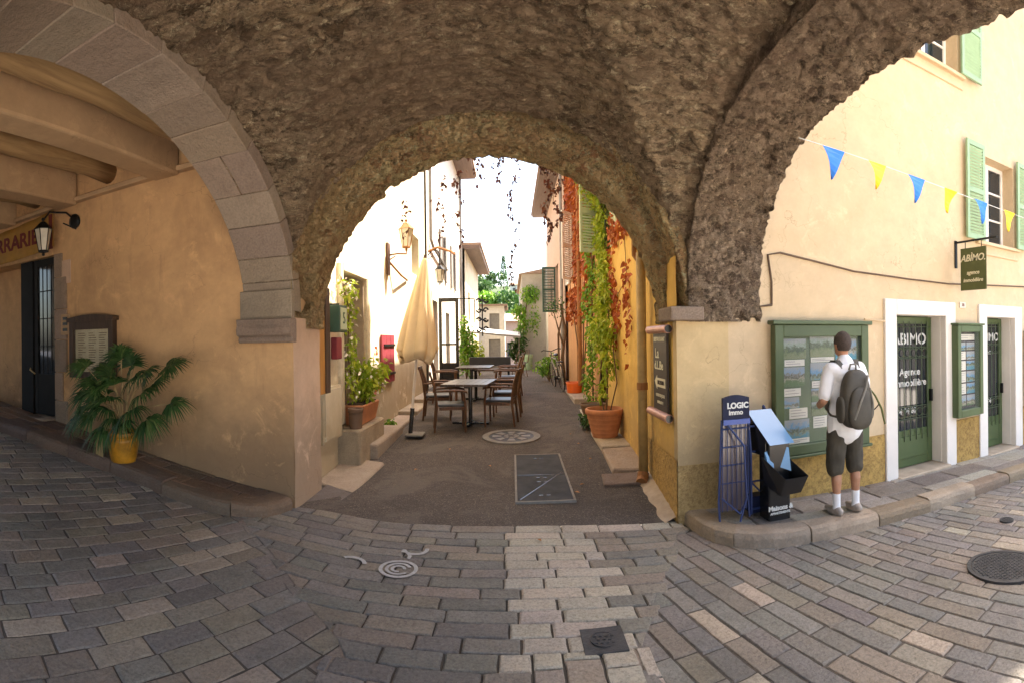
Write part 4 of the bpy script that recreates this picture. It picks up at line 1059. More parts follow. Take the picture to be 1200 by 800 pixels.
# crumbling strip of mortar at the foot of the corner
def mstrip(u, v):
    y = 4.53 + 1.35 * v; x0 = 1.52; wd = (0.17 - .05 * v) * (1 + .5 * noise.noise(Vector((y * 5, 1, 0))))
    return Vector((x0 + .02 - (wd + .02) * u, y, gz(1.4, y) + .07 * (1 - u) + .006 + .01 * noise.noise(Vector((u * 9, y * 11, 2))) - (0.02 if u > .99 else 0)))
tag(sheet('mortar_fillet', 'slab', mstrip, 10, 50), kind='structure')
# downpipe behind the arch
dpp = thing('downpipe', 'ochre painted downpipe with a rusty collar beside the scroll sign', 'downpipe', (1.45, 5.62, .05))
MB().tube([(1.45, 5.60, 2.62), (1.45, 5.60, 1.1), (1.45, 5.60, .12)], .055, 12).build('pipe', 'zinc', dpp, smooth=True)
MB().tube([(1.45, 5.60, 1.08), (1.45, 5.60, 1.16)], .064, 12).build('collar', 'rust', dpp)
MB().tube([(1.45, 5.60, .14), (1.43, 5.57, .08), (1.40, 5.5, .05)], .066, 12).build('shoe', 'rust', dpp)
MB().tube([(1.40, 5.70, 9.2), (1.40, 5.70, 2.6), (1.45, 5.62, 2.5)], .03, 8).build('cable', 'rust', dpp)
# yellow wall window with a mint louvred shutter
louvre('shutter', (1.70, 9.42), (1.26, 9.25), 3.25, 4.75, 'palegreen', yb); louvre('shutter', (1.69, 8.5), (1.66, 7.9), 3.2, 4.75, 'palegreen', yb)
wn_ = MB().box(1.705, 1.73, 8.5, 9.42, 3.2, 4.75).build('window', 'glass', yb)

# ------------------------------------------------------------------ hill at the end of the view
hill = sheet('hills', plain('scrub_green', (0.05, 0.075, 0.035), 0.95, var=0.45, vs=0.08), lambda u, v: Vector((-90 + 170 * u, 90 + 230 * v, -7 + 46 * math.sin(PI * min(1, v * .62)) ** 1.4 * (0.9 + .12 * math.sin(u * 7 + 1)) + 1.5 * noise.noise(Vector((u * 9, v * 9, 1))))), 60, 60)
tag(hill, kind='structure')
def hz(x, y):
    u = (x + 90) / 170; v = (y - 90) / 230
    return -7 + 46 * math.sin(PI * min(1, v * .62)) ** 1.4 * (0.9 + .12 * math.sin(u * 7 + 1)) + 1.5 * noise.noise(Vector((u * 9, v * 9, 1)))
def tree(label, x, y, h, r, mat='leafdark', conifer=False, group='trees on the far hillside', z=None):
    z = hz(x, y) if z is None else z
    t = thing('conifer_tree' if conifer else 'broadleaf_tree', label, 'tree', (x, y, z - .3), 0, group)
    MB().tube([(x, y, z - .3), (x + .1, y, z + h * .35), (x, y, z + h * .8)], [r * .09, r * .07, r * .03], 7).build('trunk', 'stem', t)
    f = MB()
    if conifer:
        for i in range(520):
            q = lr.random(); rr = r * (1 - q) * lr.uniform(.55, 1.05); a = lr.uniform(0, 2 * PI)
            leaf(f, (x + rr * .7 * math.cos(a), y + rr * .7 * math.sin(a), z + h * (.12 + .88 * q)), (math.cos(a), math.sin(a), -.3), r * .32, .6)
    else:
        for k in range(9):
            c = (x + lr.gauss(0, r * .42), y + lr.gauss(0, r * .42), z + h * lr.uniform(.42, .85)); clump(f, c, (r * .5, r * .5, h * .2), 110, r * .2)
    f.build('crown', mat, t); return t
kinds = [('tall dark cypress on the hilltop against the white sky', -3.0, 205, 15, 2.4, 'leafdark', True), ('pointed conifer left of the tall cypress on the hilltop', -14, 208, 12, 4.2, 'leafdark', True),
         ('round green tree between the two hilltop conifers', -8.5, 204, 9, 5, 'leafdark', False), ('broad tree high on the slope under the white villa', -12, 178, 9, 6, 'leafdark', False),
         ('bright green tree in the middle of the slope', -6, 160, 10, 6.5, 'leafgreen', False), ('low bushy tree at the foot of the slope, nearest the rose house', -5, 125, 9, 5, 'leafgreen', False),
         ('spreading tree at the foot of the slope beside the eaves', -10.5, 130, 9, 5.5, 'leafdark', False), ('dark tree on the right of the slope behind the grey house roof', 1.5, 150, 11, 6, 'leafdark', False)]
kinds += [('bushy tree at mid height on the slope, left of the bright green one', -14, 150, 8, 5, 'leafdark', False), ('pale green tree low on the slope in the gap between the roofs', -8, 112, 7, 4, 'leafgreen', False), ('dark tree on the slope just above the pale green one', -2, 140, 8, 5, 'leafdark', False)]
for k_ in kinds: tree(k_[0], *k_[1:6], conifer=k_[6])
for (lab, x, y, wd, h) in (('long white villa on the hillside left of the conifers', -20, 190, 12, 7), ('small white house low on the hillside above the rose roof', -13, 150, 7, 4.5), ('cream house on the hillside right of the cypress', 3.5, 192, 8, 5)):
    z = hz(x, y); v_ = thing('hillside_villa', lab, 'house', (x, y, z), 0, 'villas on the far hillside')
    wv = MB(); wall(wv, 'Y', y, x - wd / 2, x + wd / 2, z - 3, z + h, [(x - wd / 2 + 1 + 2.4 * i, x - wd / 2 + 2 + 2.4 * i, z + h - 2.6, z + h - 1.2) for i in range(int((wd - 1) / 2.4))], .3); wv.box(x - wd / 2, x + wd / 2, y + .5, y + 8, z - 3, z + h); wv.build('wall', 'white', v_)
    for i in range(int((wd - 1) / 2.4)): MB().box(x - wd / 2 + 1 + 2.4 * i, x - wd / 2 + 2 + 2.4 * i, y + .25, y + .3, z + h - 2.6, z + h - 1.2).build('window', 'glass', v_)
    rf = MB(); rf.hexa([(x - wd / 2 - .5, y - .5, z + h), (x + wd / 2 + .5, y - .5, z + h), (x + wd / 2 + .5, y + 8.5, z + h), (x - wd / 2 - .5, y + 8.5, z + h)], [(x - wd / 2 + 1, y + 3.8, z + h + 1.6), (x + wd / 2 - 1, y + 3.8, z + h + 1.6), (x + wd / 2 - 1, y + 4.2, z + h + 1.6), (x - wd / 2 + 1, y + 4.2, z + h + 1.6)]); rf.build('roof', 'tiles', v_)
# ================================================================== THINGS ON THE RIGHT
# notice board
nb = thing('notice_board', 'large green glazed display board of property photos in front of the man', 'display board', (3.05, 4.44, .45))
f = MB(); x0, x1, z0, z1, yb0, yb1 = 2.47, 3.66, .46, 1.77, 4.375, 4.47
f.box(x0, x0 + .10, yb0, yb1, z0, z1); f.box(x1 - .10, x1, yb0, yb1, z0, z1); f.box(x0 + .1, x1 - .1, yb0, yb1, z1 - .12, z1); f.box(x0 + .1, x1 - .1, yb0, yb1, z0, z0 + .10)
f.box(x0 - .035, x1 + .035, yb0 - .03, yb1, z1 + .002, z1 + .045); f.box(x0 - .03, x1 + .03, yb0 - .02, yb1, z0 - .03, z0 - .002)
f.build('frame', 'greenframe', nb, bevel=.006)
MB().box(x0 + .1, x1 - .1, 4.44, 4.46, z0 + .1, z1 - .12).build('backing', 'green', nb)
MB().box(x0 + .1, x1 - .1, 4.40, 4.404, z0 + .1, z1 - .12).build('pane', 'clear', nb)
def photomat(name, top, mid, low):
    m, nt, b = newmat(name); v = coords(nt)
    g_ = N(nt, 'ShaderNodeTexCoord'); s_ = N(nt, 'ShaderNodeSeparateXYZ'); nt.links.new(g_.outputs['Generated'], s_.inputs[0])
    ad = N(nt, 'ShaderNodeMath', operation='MULTIPLY_ADD'); ad.inputs[1].default_value = 1.1; nt.links.new(noi(nt, v, 26, 6, .7), ad.inputs[0]); oi = N(nt, 'ShaderNodeObjectInfo'); sb_ = N(nt, 'ShaderNodeMath', operation='MULTIPLY_ADD'); sb_.inputs[1].default_value = .5; sb_.inputs[2].default_value = -.75; nt.links.new(oi.outputs['Random'], sb_.inputs[0]); s2_ = N(nt, 'ShaderNodeMath', operation='ADD'); nt.links.new(s_.outputs[2], s2_.inputs[0]); nt.links.new(sb_.outputs[0], s2_.inputs[1]); nt.links.new(s2_.outputs[0], ad.inputs[2])
    r = ramp(nt, ad.outputs[0], [(0.2, low), (0.38, mid), (0.48, (.03, .06, .02)), (0.56, tuple(x * .6 for x in mid)), (0.7, top), (0.95, (.4, .42, .42))])
    nt.links.new(mix(nt, r.outputs[0], (0, 0, 0), .35), b.inputs['Base Color']); b.inputs['Roughness'].default_value = .5; return m
PH = [photomat('seaside_photo', (.12, .35, .6), (.3, .33, .2), (.08, .3, .4)), photomat('villa_photo', (.25, .4, .55), (.5, .42, .3), (.12, .2, .06)),
      photomat('garden_photo', (.3, .38, .3), (.14, .2, .06), (.25, .27, .12)), photomat('pool_photo', (.2, .4, .6), (.55, .5, .4), (.05, .35, .5))]
def posters(parent, lst, y):
    for i, (a, b, c, d, k) in enumerate(lst):
        m = MB().box(a, b, y, y + .004, c, d)
        if k < 0:
            o = m.build('notice', 'paper', parent)
            t_ = MB(); n = max(2, int((d - c) / .028))
            for q in range(n): zz = d - .012 - (d - c - .02) * (q + .3) / n; t_.box(a + .015, a + .015 + (b - a - .03) * lr.uniform(.5, 1), y - .0015, y, zz - .004, zz + .002)
            t_.build('lettering', 'zincgrey', o)
        else: m.build('photo', PH[k], parent)
X = lambda f_: 2.57 + .99 * f_
posters(nb, [(X(.01), X(.30), 1.43, 1.63, 2), (X(.04), X(.28), 1.355, 1.42, -1), (X(.01), X(.28), 1.15, 1.345, 1), (X(.03), X(.23), 1.05, 1.13, -1), (X(.02), X(.21), .93, 1.04, 3), (X(.09), X(.31), .82, .925, -1),
             (X(.02), X(.33), .62, .81, 0), (X(.03), X(.33), .565, .617, -1), (X(.35), X(.66), 1.44, 1.66, 2), (X(.36), X(.66), 1.385, 1.435, -1), (X(.35), X(.66), 1.2, 1.38, 0), (X(.37), X(.6), 1.12, 1.19, -1), (X(.36), X(.58), .98, 1.11, 1),
             (X(.36), X(.56), .83, .97, 2), (X(.38), X(.56), .70, .82, -1), (X(.68), X(.97), 1.4, 1.62, 3), (X(.68), X(.97), 1.15, 1.38, 1), (X(.70), X(.95), 1.0, 1.13, -1), (X(.69), X(.97), .78, .98, 2), (X(.68), X(.9), .62, .76, -1)], 4.434)
def case(x0, x1, z0, z1, label, d=.13):
    t = thing('display_case', label, 'display case', ((x0 + x1) / 2, 4.45, z0), 0, 'narrow display cases between the shop doors')
    f = MB(); y0, y1 = 4.48 - d, 4.48
    f.box(x0, x0 + .07, y0, y1, z0, z1); f.box(x1 - .07, x1, y0, y1, z0, z1); f.box(x0 + .07, x1 - .07, y0, y1, z1 - .09, z1); f.box(x0 + .07, x1 - .07, y0, y1, z0, z0 + .10)
    f.box(x0 - .02, x1 + .02, y0 - .02, y1, z1 + .002, z1 + .03)
    f.build('frame', 'green', t, bevel=.006)
    MB().box(x0 + .07, x1 - .07, 4.45, 4.47, z0 + .1, z1 - .09).build('backing', 'signdark', t); MB().box(x0 + .07, x1 - .07, y0 + .02, y0 + .024, z0 + .1, z1 - .09).build('pane', 'clear', t)
    xa, xb = x0 + .09, x1 - .09; xm = (xa + xb) / 2; l = []
    l.append((xa, xb, z1 - .2, z1 - .12, -1)); zz = z1 - .22
    while zz > z0 + .2:
        h = lr.uniform(.1, .16); l.append((xa, xm - .01, zz - h, zz - .01, lr.choice((0, 1, 2, 3, -1)))); l.append((xm + .01, xb, zz - h, zz - .01, lr.choice((0, 1, 3, -1)))); zz -= h + .01
    posters(t, l, 4.44); return t
case(5.17, 5.72, .55, 1.78, 'narrow green glazed case of notices between the two shop doors')
case(6.98, 7.5, .45, 1.68, 'green glazed case past the second shop door, at the edge of view')
# hanging sign
hs = thing('hanging_sign', 'square olive agency sign hanging from an iron wall bracket', 'sign', (5.3, 4.45, 2.85))
b_ = MB(); b_.box(5.29, 5.31, 3.80, 4.49, 2.88, 2.905); b_.box(5.28, 5.32, 4.475, 4.495, 2.55, 2.92); b_.build('bracket', 'iron', hs)
bb = MB(); bb.box(5.292, 5.308, 3.97, 4.40, 2.24, 2.80); sb = bb.build('board', 'signgreen', hs, bevel=.003)
for y in (4.05, 4.32): MB().tube([(5.3, y, 2.8), (5.3, y, 2.885)], .006, 6).build('hook', 'iron', hs)
text('lettering', 'ABÌMO.', .125, 'creampaint', sb, (5.287, 4.185, 2.66), '-X', shear=.25, bold=.002); text('lettering', 'agence', .075, 'creampaint', sb, (5.287, 4.185, 2.47), '-X', shear=.25, bold=.0015)
text('lettering', 'immobilière', .068, 'creampaint', sb, (5.287, 4.185, 2.37), '-X', shear=.25, bold=.0015)
hn = thing('number_plate', 'tiny house number plate between the doors above the narrow case', 'number plate', (5.45, 4.49, 2.05))
MB().box(5.38, 5.50, 4.485, 4.498, 2.02, 2.1).build('plate', 'paper', hn, bevel=.002); text('lettering', '38', .06, 'bannerred', hn, (5.44, 4.483, 2.06))
# wall cables
cbm = MB(); cbm.tube([(2.50, 4.49, 1.97), (2.50, 4.485, 2.2), (2.46, 4.485, 2.47), (2.6, 4.485, 2.5), (3.55, 4.485, 2.37), (4.4, 4.485, 2.34), (5.13, 4.485, 2.33), (7.0, 4.485, 2.42), (9.5, 4.485, 2.44)], .011, 6)
cbm.tube([(2.34, 4.485, 2.22), (2.34, 4.485, 1.95), (2.50, 4.485, 1.97)], .014, 6)
tag(cbm.build('wall_cable', 'cable'), 'brown cable running along the peach wall above the doors', 'cable')
cw = MB(); cw.tube([(3.7, 4.49, 1.84), (3.98, 4.46, 1.82)], .012, 6); tag(cw.build('thin_pipe', 'facade'), 'short thin pipe from the display board to the first door frame', 'pipe')
# bunting
bt = thing('bunting', 'string of blue and yellow pennants across the street', 'bunting', (4, 3.6, 3.2))
pts = [(2.28 + 5.2 * i / 24, 3.6 + .05 * i / 24, 3.30 - .12 * i / 24 - .05 * math.sin(PI * (i % 24) / 24)) for i in range(25)]
MB().tube(pts, .004, 5).build('cord', 'whitepaint', bt)
for i, (xa, xb, xt, zt) in enumerate([(2.52, 2.76, 2.60, 3.0), (3.03, 3.25, 3.10, 3.0), (3.54, 3.78, 3.61, 2.96), (4.08, 4.29, 4.15, 2.96), (4.60, 4.84, 4.72, 2.93), (5.18, 5.42, 5.28, 2.93), (5.78, 6.0, 5.9, 2.9)]):
    zz = lambda x: 3.30 - .12 * (x - 2.28) / 5.2 - .05 * math.sin(PI * (x - 2.28) / 5.2)
    m = MB(); tw = lr.uniform(-.05, .05); n = 6; fr, bk_ = [], []
    for j in range(n + 1):
        t = j / n
        for s_ in (0, 1):
            xx = (xa + (xt - xa) * t) if s_ == 0 else (xb + (xt - xb) * t); z_ = zz(xx) * (1 - t) + zt * t
            yy = 3.6 + tw * math.sin(t * 2.5) + (.012 if s_ else -.012) * math.sin(t * 5); fr.append((xx, yy, z_)); bk_.append((xx, yy + .0015, z_))
    fs = [(2 * j, 2 * j + 1, 2 * j + 3, 2 * j + 2) for j in range(n)]; m.add(fr, fs); m.add(bk_, fs)
    m.build('pennant', 'pennblue' if i % 2 == 0 else 'pennyellow', bt)
# brochure racks
r1 = thing('brochure_rack', 'tall slim brochure rack with a dark blue header, by the corner', 'brochure rack', (1.9, 4.15, .04))
zb = .05
hd = MB(); n = 10; ring = []
for yy in (4.14, 4.17):
    for i in range(n + 1): ring.append((1.80 + .26 * i / n, yy, 1.115 + .025 * math.sin(PI * i / n)))
    ring += [(2.06, yy, .90), (1.80, yy, .90)]
m = n + 3; hd.add(ring, [(i, (i + 1) % m, m + (i + 1) % m, m + i) for i in range(m)] + [tuple(range(m)), tuple(range(m, 2 * m))]); h_ = hd.build('header', 'blue', r1)
MB().box(1.80, 2.06, 4.125, 4.138, .88, .925).build('header_strip', 'blue2', r1)
text('lettering', 'LOGIC', .07, 'whitepaint', h_, (1.945, 4.137, 1.045), bold=.003); text('lettering', 'immo', .06, 'whitepaint', h_, (1.925, 4.137, .985), bold=.002)
fm = MB()
for (xa, xb) in ((1.80, 1.74), (2.06, 2.03)): fm.tube([(xa, 4.17, .92), (xb, 4.12, zb + .15), (xb, 4.10, zb)], .010, 6)
fm.tube([(1.84, 4.13, .88), (1.96, 4.05, .70), (1.97, 4.03, .25), (1.90, 4.02, zb)], .010, 6)
fm.tube([(1.76, 4.10, .25), (1.90, 4.02, .12)], .008, 6); fm.tube([(2.03, 4.10, .25), (1.90, 4.02, .12)], .008, 6)
for zz in (.2, .36, .52, .68, .84): fm.tube([(1.78, 4.145, zz), (2.04, 4.145, zz)], .006, 5)
for i in range(6): fm.tube([(1.80 + .045 * i, 4.15, .9), (1.775 + .047 * i, 4.12, .12)], .004, 5)
fm.build('wire_frame', 'bluewire', r1)
ap = MB(); ap.add([(1.81, 4.165, .9), (2.05, 4.165, .9), (2.02, 4.135, .12), (1.76, 4.135, .12), (1.81, 4.175, .9), (2.05, 4.175, .9), (2.02, 4.145, .12), (1.76, 4.145, .12)], [(0, 1, 2, 3), (4, 5, 6, 7), (0, 1, 5, 4), (2, 3, 7, 6), (1, 2, 6, 5), (0, 3, 7, 4)]); ap.build('panel', 'acrylic', r1)
r2 = thing('brochure_rack', 'low blue wire rack with clear side panels in the middle of the group', 'brochure rack', (2.1, 4.2, .04))
fm = MB()
for x in (2.06, 2.30): fm.tube([(x, 4.32, 1.0), (x, 4.30, .06)], .012, 6); fm.tube([(x, 4.32, 1.0), (x - .0, 4.16, .88), (x, 4.12, .62), (x, 4.12, .06)], .012, 6)
for zz in (.1, .35, .62, .95): fm.tube([(2.06, 4.13, min(zz, .85)), (2.30, 4.13, min(zz, .85))], .009, 6)
fm.tube([(2.06, 4.13, .35), (2.30, 4.13, .1)], .009, 6); fm.tube([(2.06, 4.30, .5), (2.06, 4.12, .3)], .009, 6)
fm.build('wire_frame', 'bluewire', r2)
for x in (2.058, 2.302): MB().box(x - .003, x + .003, 4.14, 4.3, .14, .86).build('panel', 'acrylic', r2)
MB().box(2.07, 2.29, 4.15, 4.29, .05, .2).build('tray', 'blue', r2, bevel=.006)
r3 = thing('newspaper_dispenser', 'black free magazine dispenser with an open glossy blue lid', 'magazine dispenser', (2.3, 4.0, .03))
b_ = MB(); b_.box(2.15, 2.37, 3.95, 4.14, .01, .72); b_.build('body', 'blackplastic', r3, bevel=.012)
ld_ = MB(); ld_.hexa([(2.07, 4.20, .97), (2.32, 4.20, .97), (2.40, 3.92, .70), (2.15, 3.92, .70)], [(2.07, 4.215, .985), (2.32, 4.215, .985), (2.40, 3.935, .715), (2.15, 3.935, .715)]); ld_.build('lid', 'skyplastic', r3, bevel=.004)
sd_ = MB(); 
for x in (2.10, 2.335): sd_.hexa([(x, 4.2, .6), (x + .01, 4.2, .6), (x + .04, 3.98, .6), (x + .03, 3.98, .6)], [(x - .01, 4.2, .965), (x, 4.2, .965), (x + .045, 3.98, .74), (x + .035, 3.98, .74)])
sd_.build('cheek', 'blackplastic', r3)
bx = MB()
A_ = [(2.14, 4.02, .34), (2.36, 4.02, .34), (2.40, 3.82, .28), (2.19, 3.82, .28)]; B_ = [(2.09, 3.98, .60), (2.33, 3.98, .60), (2.43, 3.74, .44), (2.20, 3.74, .44)]
bx.add(A_ + B_, [(3, 2, 1, 0), (0, 1, 5, 4), (1, 2, 6, 5), (2, 3, 7, 6), (3, 0, 4, 7)]); A2 = [(a[0] * .94 + 2.27 * .06, a[1] * .94 + 3.88 * .06, a[2] + .012) for a in A_]; B2 = [(a[0] * .95 + 2.26 * .05, a[1] * .95 + 3.86 * .05, a[2]) for a in B_]
bx.add(A2 + B2, [(0, 1, 2, 3), (4, 5, 1, 0), (5, 6, 2, 1), (6, 7, 3, 2), (7, 4, 0, 3)]); bx.add(B_ + B2, [(0, 1, 5, 4), (1, 2, 6, 5), (2, 3, 7, 6), (3, 0, 4, 7)])
bx.build('tray', 'blackplastic', r3)
fl = MB(); fl.hexa([(2.13, 3.99, .50), (2.20, 4.0, .50), (2.20, 3.94, .47), (2.14, 3.93, .47)], [(2.12, 3.97, .64), (2.19, 3.99, .65), (2.2, 3.96, .6), (2.13, 3.95, .6)]); fl.hexa([(2.26, 3.98, .50), (2.36, 3.92, .46), (2.35, 3.90, .46), (2.25, 3.96, .5)], [(2.33, 3.98, .68), (2.36, 3.96, .66), (2.35, 3.94, .66), (2.32, 3.96, .68)])
fl.build('magazine', 'skyplastic', r3)
text('lettering', 'Maisons &', .06, 'whitepaint', r3, (2.265, 3.946, .135), bold=.002); text('lettering', 'APPARTEMENTS', .028, 'whitepaint', r3, (2.26, 3.946, .09), bold=.001)
# scroll sign on the yellow wall
sc_ = thing('scroll_sign', 'dark menu sign shaped like a scroll between two copper rollers', 'sign', (1.5, 5.0, .9))
bp = MB(); bp.box(1.465, 1.49, 4.72, 5.18, .90, 1.76); bs_ = bp.build('board', 'signdark', sc_)
for zz in (1.74, .89):
    MB().tube([(1.455, 4.62, zz), (1.455, 5.3, zz)], .042, 14).build('roller', 'copper', sc_, smooth=False); MB().tube([(1.455, 4.612, zz), (1.455, 4.62, zz)], .036, 14).build('roller_end', 'blackplastic', sc_)
text('lettering', 'RESTAURANT', .062, 'creampaint', bs_, (1.461, 4.95, 1.64), '-X', bold=.0015); text('lettering', 'La', .14, 'creampaint', bs_, (1.461, 5.03, 1.50), '-X', bold=.002); text('lettering', 'd.L.Be', .12, 'creampaint', bs_, (1.461, 4.97, 1.38), '-X', bold=.002)
ar = MB(); ar.hexa([(1.460, 5.12, 1.22), (1.460, 5.04, 1.28), (1.460, 5.04, 1.255), (1.460, 4.76, 1.255), (1.460, 4.76, 1.165), (1.460, 5.04, 1.165), (1.460, 5.04, 1.14)], [(1.464, 5.12, 1.22), (1.464, 5.04, 1.28), (1.464, 5.04, 1.255), (1.464, 4.76, 1.255), (1.464, 4.76, 1.165), (1.464, 5.04, 1.165), (1.464, 5.04, 1.14)]); ao = ar.build('arrow', 'creampaint', bs_)
text('lettering', 'PIZZERIA', .055, 'signdark', bs_, (1.458, 4.9, 1.21), '-X', bold=.001)
text('lettering', 'MENU DU JOUR', .042, 'creampaint', bs_, (1.461, 4.93, 1.08), '-X', bold=.001); text('lettering', '04 94 60 11', .042, 'creampaint', bs_, (1.461, 4.93, 1.01), '-X', bold=.001)

# ================================================================== POTS AND PLANTS, RIGHT OF THE ALLEY
def pot(name, label, cat, c, rt, rb, h, mat, soil=True, rim=True, group=None, bands=0):
    t = thing(name, label, cat, c, 0, group)
    pr_ = [(rb * .98, 0), (rb, .01)] + [(rb + (rt * .93 - rb) * (i / 6) ** .9, h * .8 * i / 6) for i in range(1, 7)]
    if bands:
        pr_ = [(rb, 0)]
        for i in range(1, 25):
            q = i / 24; pr_.append((rb + (rt * .93 - rb) * q + (.006 if (i % 5 == 0) else 0), h * .78 * q))
    if rim: pr_ += [(rt * .93, h * .80), (rt, h * .82), (rt * 1.01, h * .97), (rt * .98, h), (rt * .88, h), (rt * .86, h * .86)]
    else: pr_ += [(rt, h), (rt * .9, h), (rt * .88, h * .8)]
    pr_ += [(0.001, h * .84)]
    MB().lathe(c, pr_[:-1], 32).build('body', mat, t, smooth=False)
    for p in t.children: 
        for q in p.data.polygons: q.use_smooth = len(q.vertices) == 4
    if soil: MB().lathe((c[0], c[1], c[2] + h * .84), [(rt * .86, 0), (rt * .84, .012), (.05, .018)], 20).build('soil', 'soil', t)
    return t
tp_ = pot('terracotta_pot', 'big ribbed terracotta pot holding the climbing vine', 'flowerpot', (1.40, 7.72, .17), .30, .19, .43, 'terra', bands=4)
vn = thing('climbing_vine', 'yellow green vine climbing from the big terracotta pot up the yellow wall', 'vine', (1.42, 7.75, .5))
s_ = MB(); s_.tube([(1.42, 7.72, .5), (1.47, 7.85, 1.0), (1.5, 8.1, 1.5), (1.6, 8.35, 2.1), (1.66, 8.8, 2.9), (1.68, 9.2, 3.8), (1.66, 9.4, 4.6)], [.018, .016, .014, .012, .012, .01, .008], 6)
s_.tube([(1.40, 7.74, .5), (1.36, 7.95, .9), (1.45, 8.2, 1.4), (1.5, 8.3, 1.7)], .012, 6); s_.tube([(1.46, 7.66, .5), (1.55, 7.5, 1.0), (1.54, 7.7, 1.5)], .010, 6)
s_.build('stem', 'stem', vn)
f_ = MB()
for (c, r_, n) in [((1.46, 8.2, 1.75), (.22, .5, .32), 520), ((1.50, 8.0, 1.3), (.14, .4, .3), 200), ((1.55, 8.5, 2.3), (.16, .42, .42), 380), ((1.60, 8.8, 2.9), (.13, .4, .45), 320), ((1.60, 9.05, 3.5), (.12, .32, .45), 300), ((1.58, 9.2, 4.2), (.16, .35, .45), 340), ((1.56, 9.3, 4.9), (.2, .4, .45), 360), ((1.45, 7.9, .95), (.14, .22, .35), 130), ((1.60, 7.55, 1.5), (.05, .3, .4), 120), ((1.40, 9.2, 4.6), (.16, .12, .3), 120)][:-5] + [((1.58, 9.2, 4.2), (.16, .35, .45), 340), ((1.56, 9.3, 4.9), (.2, .4, .45), 360), ((1.40, 9.2, 4.6), (.2, .12, .5), 220), ((1.42, 7.85, .85), (.1, .16, .25), 50)]:
    clump(f_, c, r_, n, .085, (-.3, 0, -.7))
f_.build('foliage', 'leafyellow', vn)
v2 = thing('ivy_column', 'bright green ivy hanging beside the louvred shutter at the house corner', 'ivy', (1.5, 9.9, .3))
f_ = MB(); s_ = MB(); s_.tube([(1.55, 9.8, .3), (1.56, 9.9, 1.5), (1.55, 9.7, 3.0), (1.52, 9.8, 5.2)], .015, 6); s_.build('stem', 'stem', v2)
for i in range(22): z_ = .5 + i * .23; clump(f_, (1.52 - .05 * math.sin(i), 9.85 + .14 * math.sin(i * 1.7), z_), (.12, .22, .2), 70, .08, (-.2, 0, -.8))
f_.build('foliage', 'leafgreen', v2)
rc = thing('red_creeper', 'orange red creeper covering the upper wall of the orange house', 'creeper', (1.6, 11.5, 2))
f_ = MB()
for i in range(6500):
    y = lr.uniform(9.9, 14.6); z_ = lr.uniform(2.1, 7.4)
    if z_ < 3.0 + .8 * math.sin(y * 2.3) and lr.random() < .75: continue
    if 12.7 < y < 14.7 and 3.0 < z_ < 5.0: continue
    leaf(f_, (1.60 + lr.gauss(0, .03), y, z_), (lr.gauss(-.5, .4), lr.gauss(0, .6), lr.gauss(-.8, .4)), lr.uniform(.07, .12), .8)
f_.build('foliage', 'leafred', rc)
s_ = MB(); 
for k in range(5): y = 10.2 + k * .9; s_.tube([(1.6, 11.6, .6), (1.6, (11.6 + y) / 2, 1.8), (1.6, y, 3.0), (1.6, y + .3, 6.5)], [.02, .015, .01, .006], 5)
s_.build('stem', 'stem', rc)
rp = thing('sparse_creeper', 'sparse rusty creeper in patches on the yellow wall near the arch', 'creeper', (1.6, 7, 2))
f_ = MB()
for (y, z_, n) in [(8.3, 2.6, 60), (8.0, 2.3, 70), (7.8, 2.0, 40), (7.0, 2.55, 26), (6.9, 2.2, 26), (6.8, 1.95, 20), (7.0, 1.55, 8), (7.9, 3.3, 60), (7.4, 3.5, 70), (8.6, 3.0, 30), (7.1, 3.2, 30), (6.9, 3.6, 40), (8.2, 1.75, 20), (8.4, 3.5, 60)]:
    for _ in range(n): leaf(f_, (ywx(y) - .03, y + lr.gauss(0, .13), z_ + lr.gauss(0, .12)), (lr.gauss(-.4, .3), lr.gauss(0, .6), lr.gauss(-.8, .4)), lr.uniform(.05, .09), .9)
f_.build('foliage', 'leafred', rp)
s_ = MB(); s_.tube([(ywx(8) - .02, 8.3, 1.4), (ywx(8) - .02, 8.0, 2.3), (ywx(7) - .02, 7.0, 2.5), (ywx(7) - .02, 7.2, 3.7)], .006, 5); s_.build('stem', 'stem', rp)
pot('clay_bowl', 'wide brown clay bowl on the ledge behind the terracotta pot', 'flowerpot', (1.44, 9.15, .28), .24, .17, .22, 'bowlpot', rim=False)
op_ = pot('orange_pot', 'bright orange tub on the end of the ledge by the bicycle', 'flowerpot', (1.45, 11.9, .42), .21, .18, .25, 'orangepot', rim=False)
bushplant('low_plant', 'small trailing weed growing between the ledge and the asphalt', 'plant', (1.2, 8.3, .17), .17, .32, 150, .07, 'leafdark', nclump=5)
bushplant('roadside_shrub', 'round green shrub on the right beyond the bicycle', 'shrub', (1.05, 14.6, .48), .42, .85, 620, .09, 'leafgreen', nclump=9)
bushplant('corner_bush', 'tall dark bush against the corner of the grey end wall', 'shrub', (.35, 23.2, .42), .55, 2.0, 700, .15, 'leafdark', nclump=9)
gv = thing('wall_vine', 'light green vine cascading down the end wall of the grey house', 'vine', (.7, 23.8, .4))
f_ = MB(); s_ = MB(); s_.tube([(.5, 23.9, .4), (.55, 23.9, 2.5), (.85, 23.9, 4.1)], .03, 6); s_.build('stem', 'stem', gv)
for (c, r_, n) in [((.85, 23.75, 3.8), (.5, .2, .45), 420), ((.35, 23.75, 3.0), (.35, .2, .4), 300), ((.5, 23.75, 2.4), (.25, .2, .5), 200), ((1.05, 23.8, 2.6), (.3, .1, .8), 120), ((.3, 23.75, 1.9), (.2, .15, .4), 100)]: clump(f_, c, r_, n, .13, (0, -.2, -.8))
f_.build('foliage', 'leafgreen', gv)
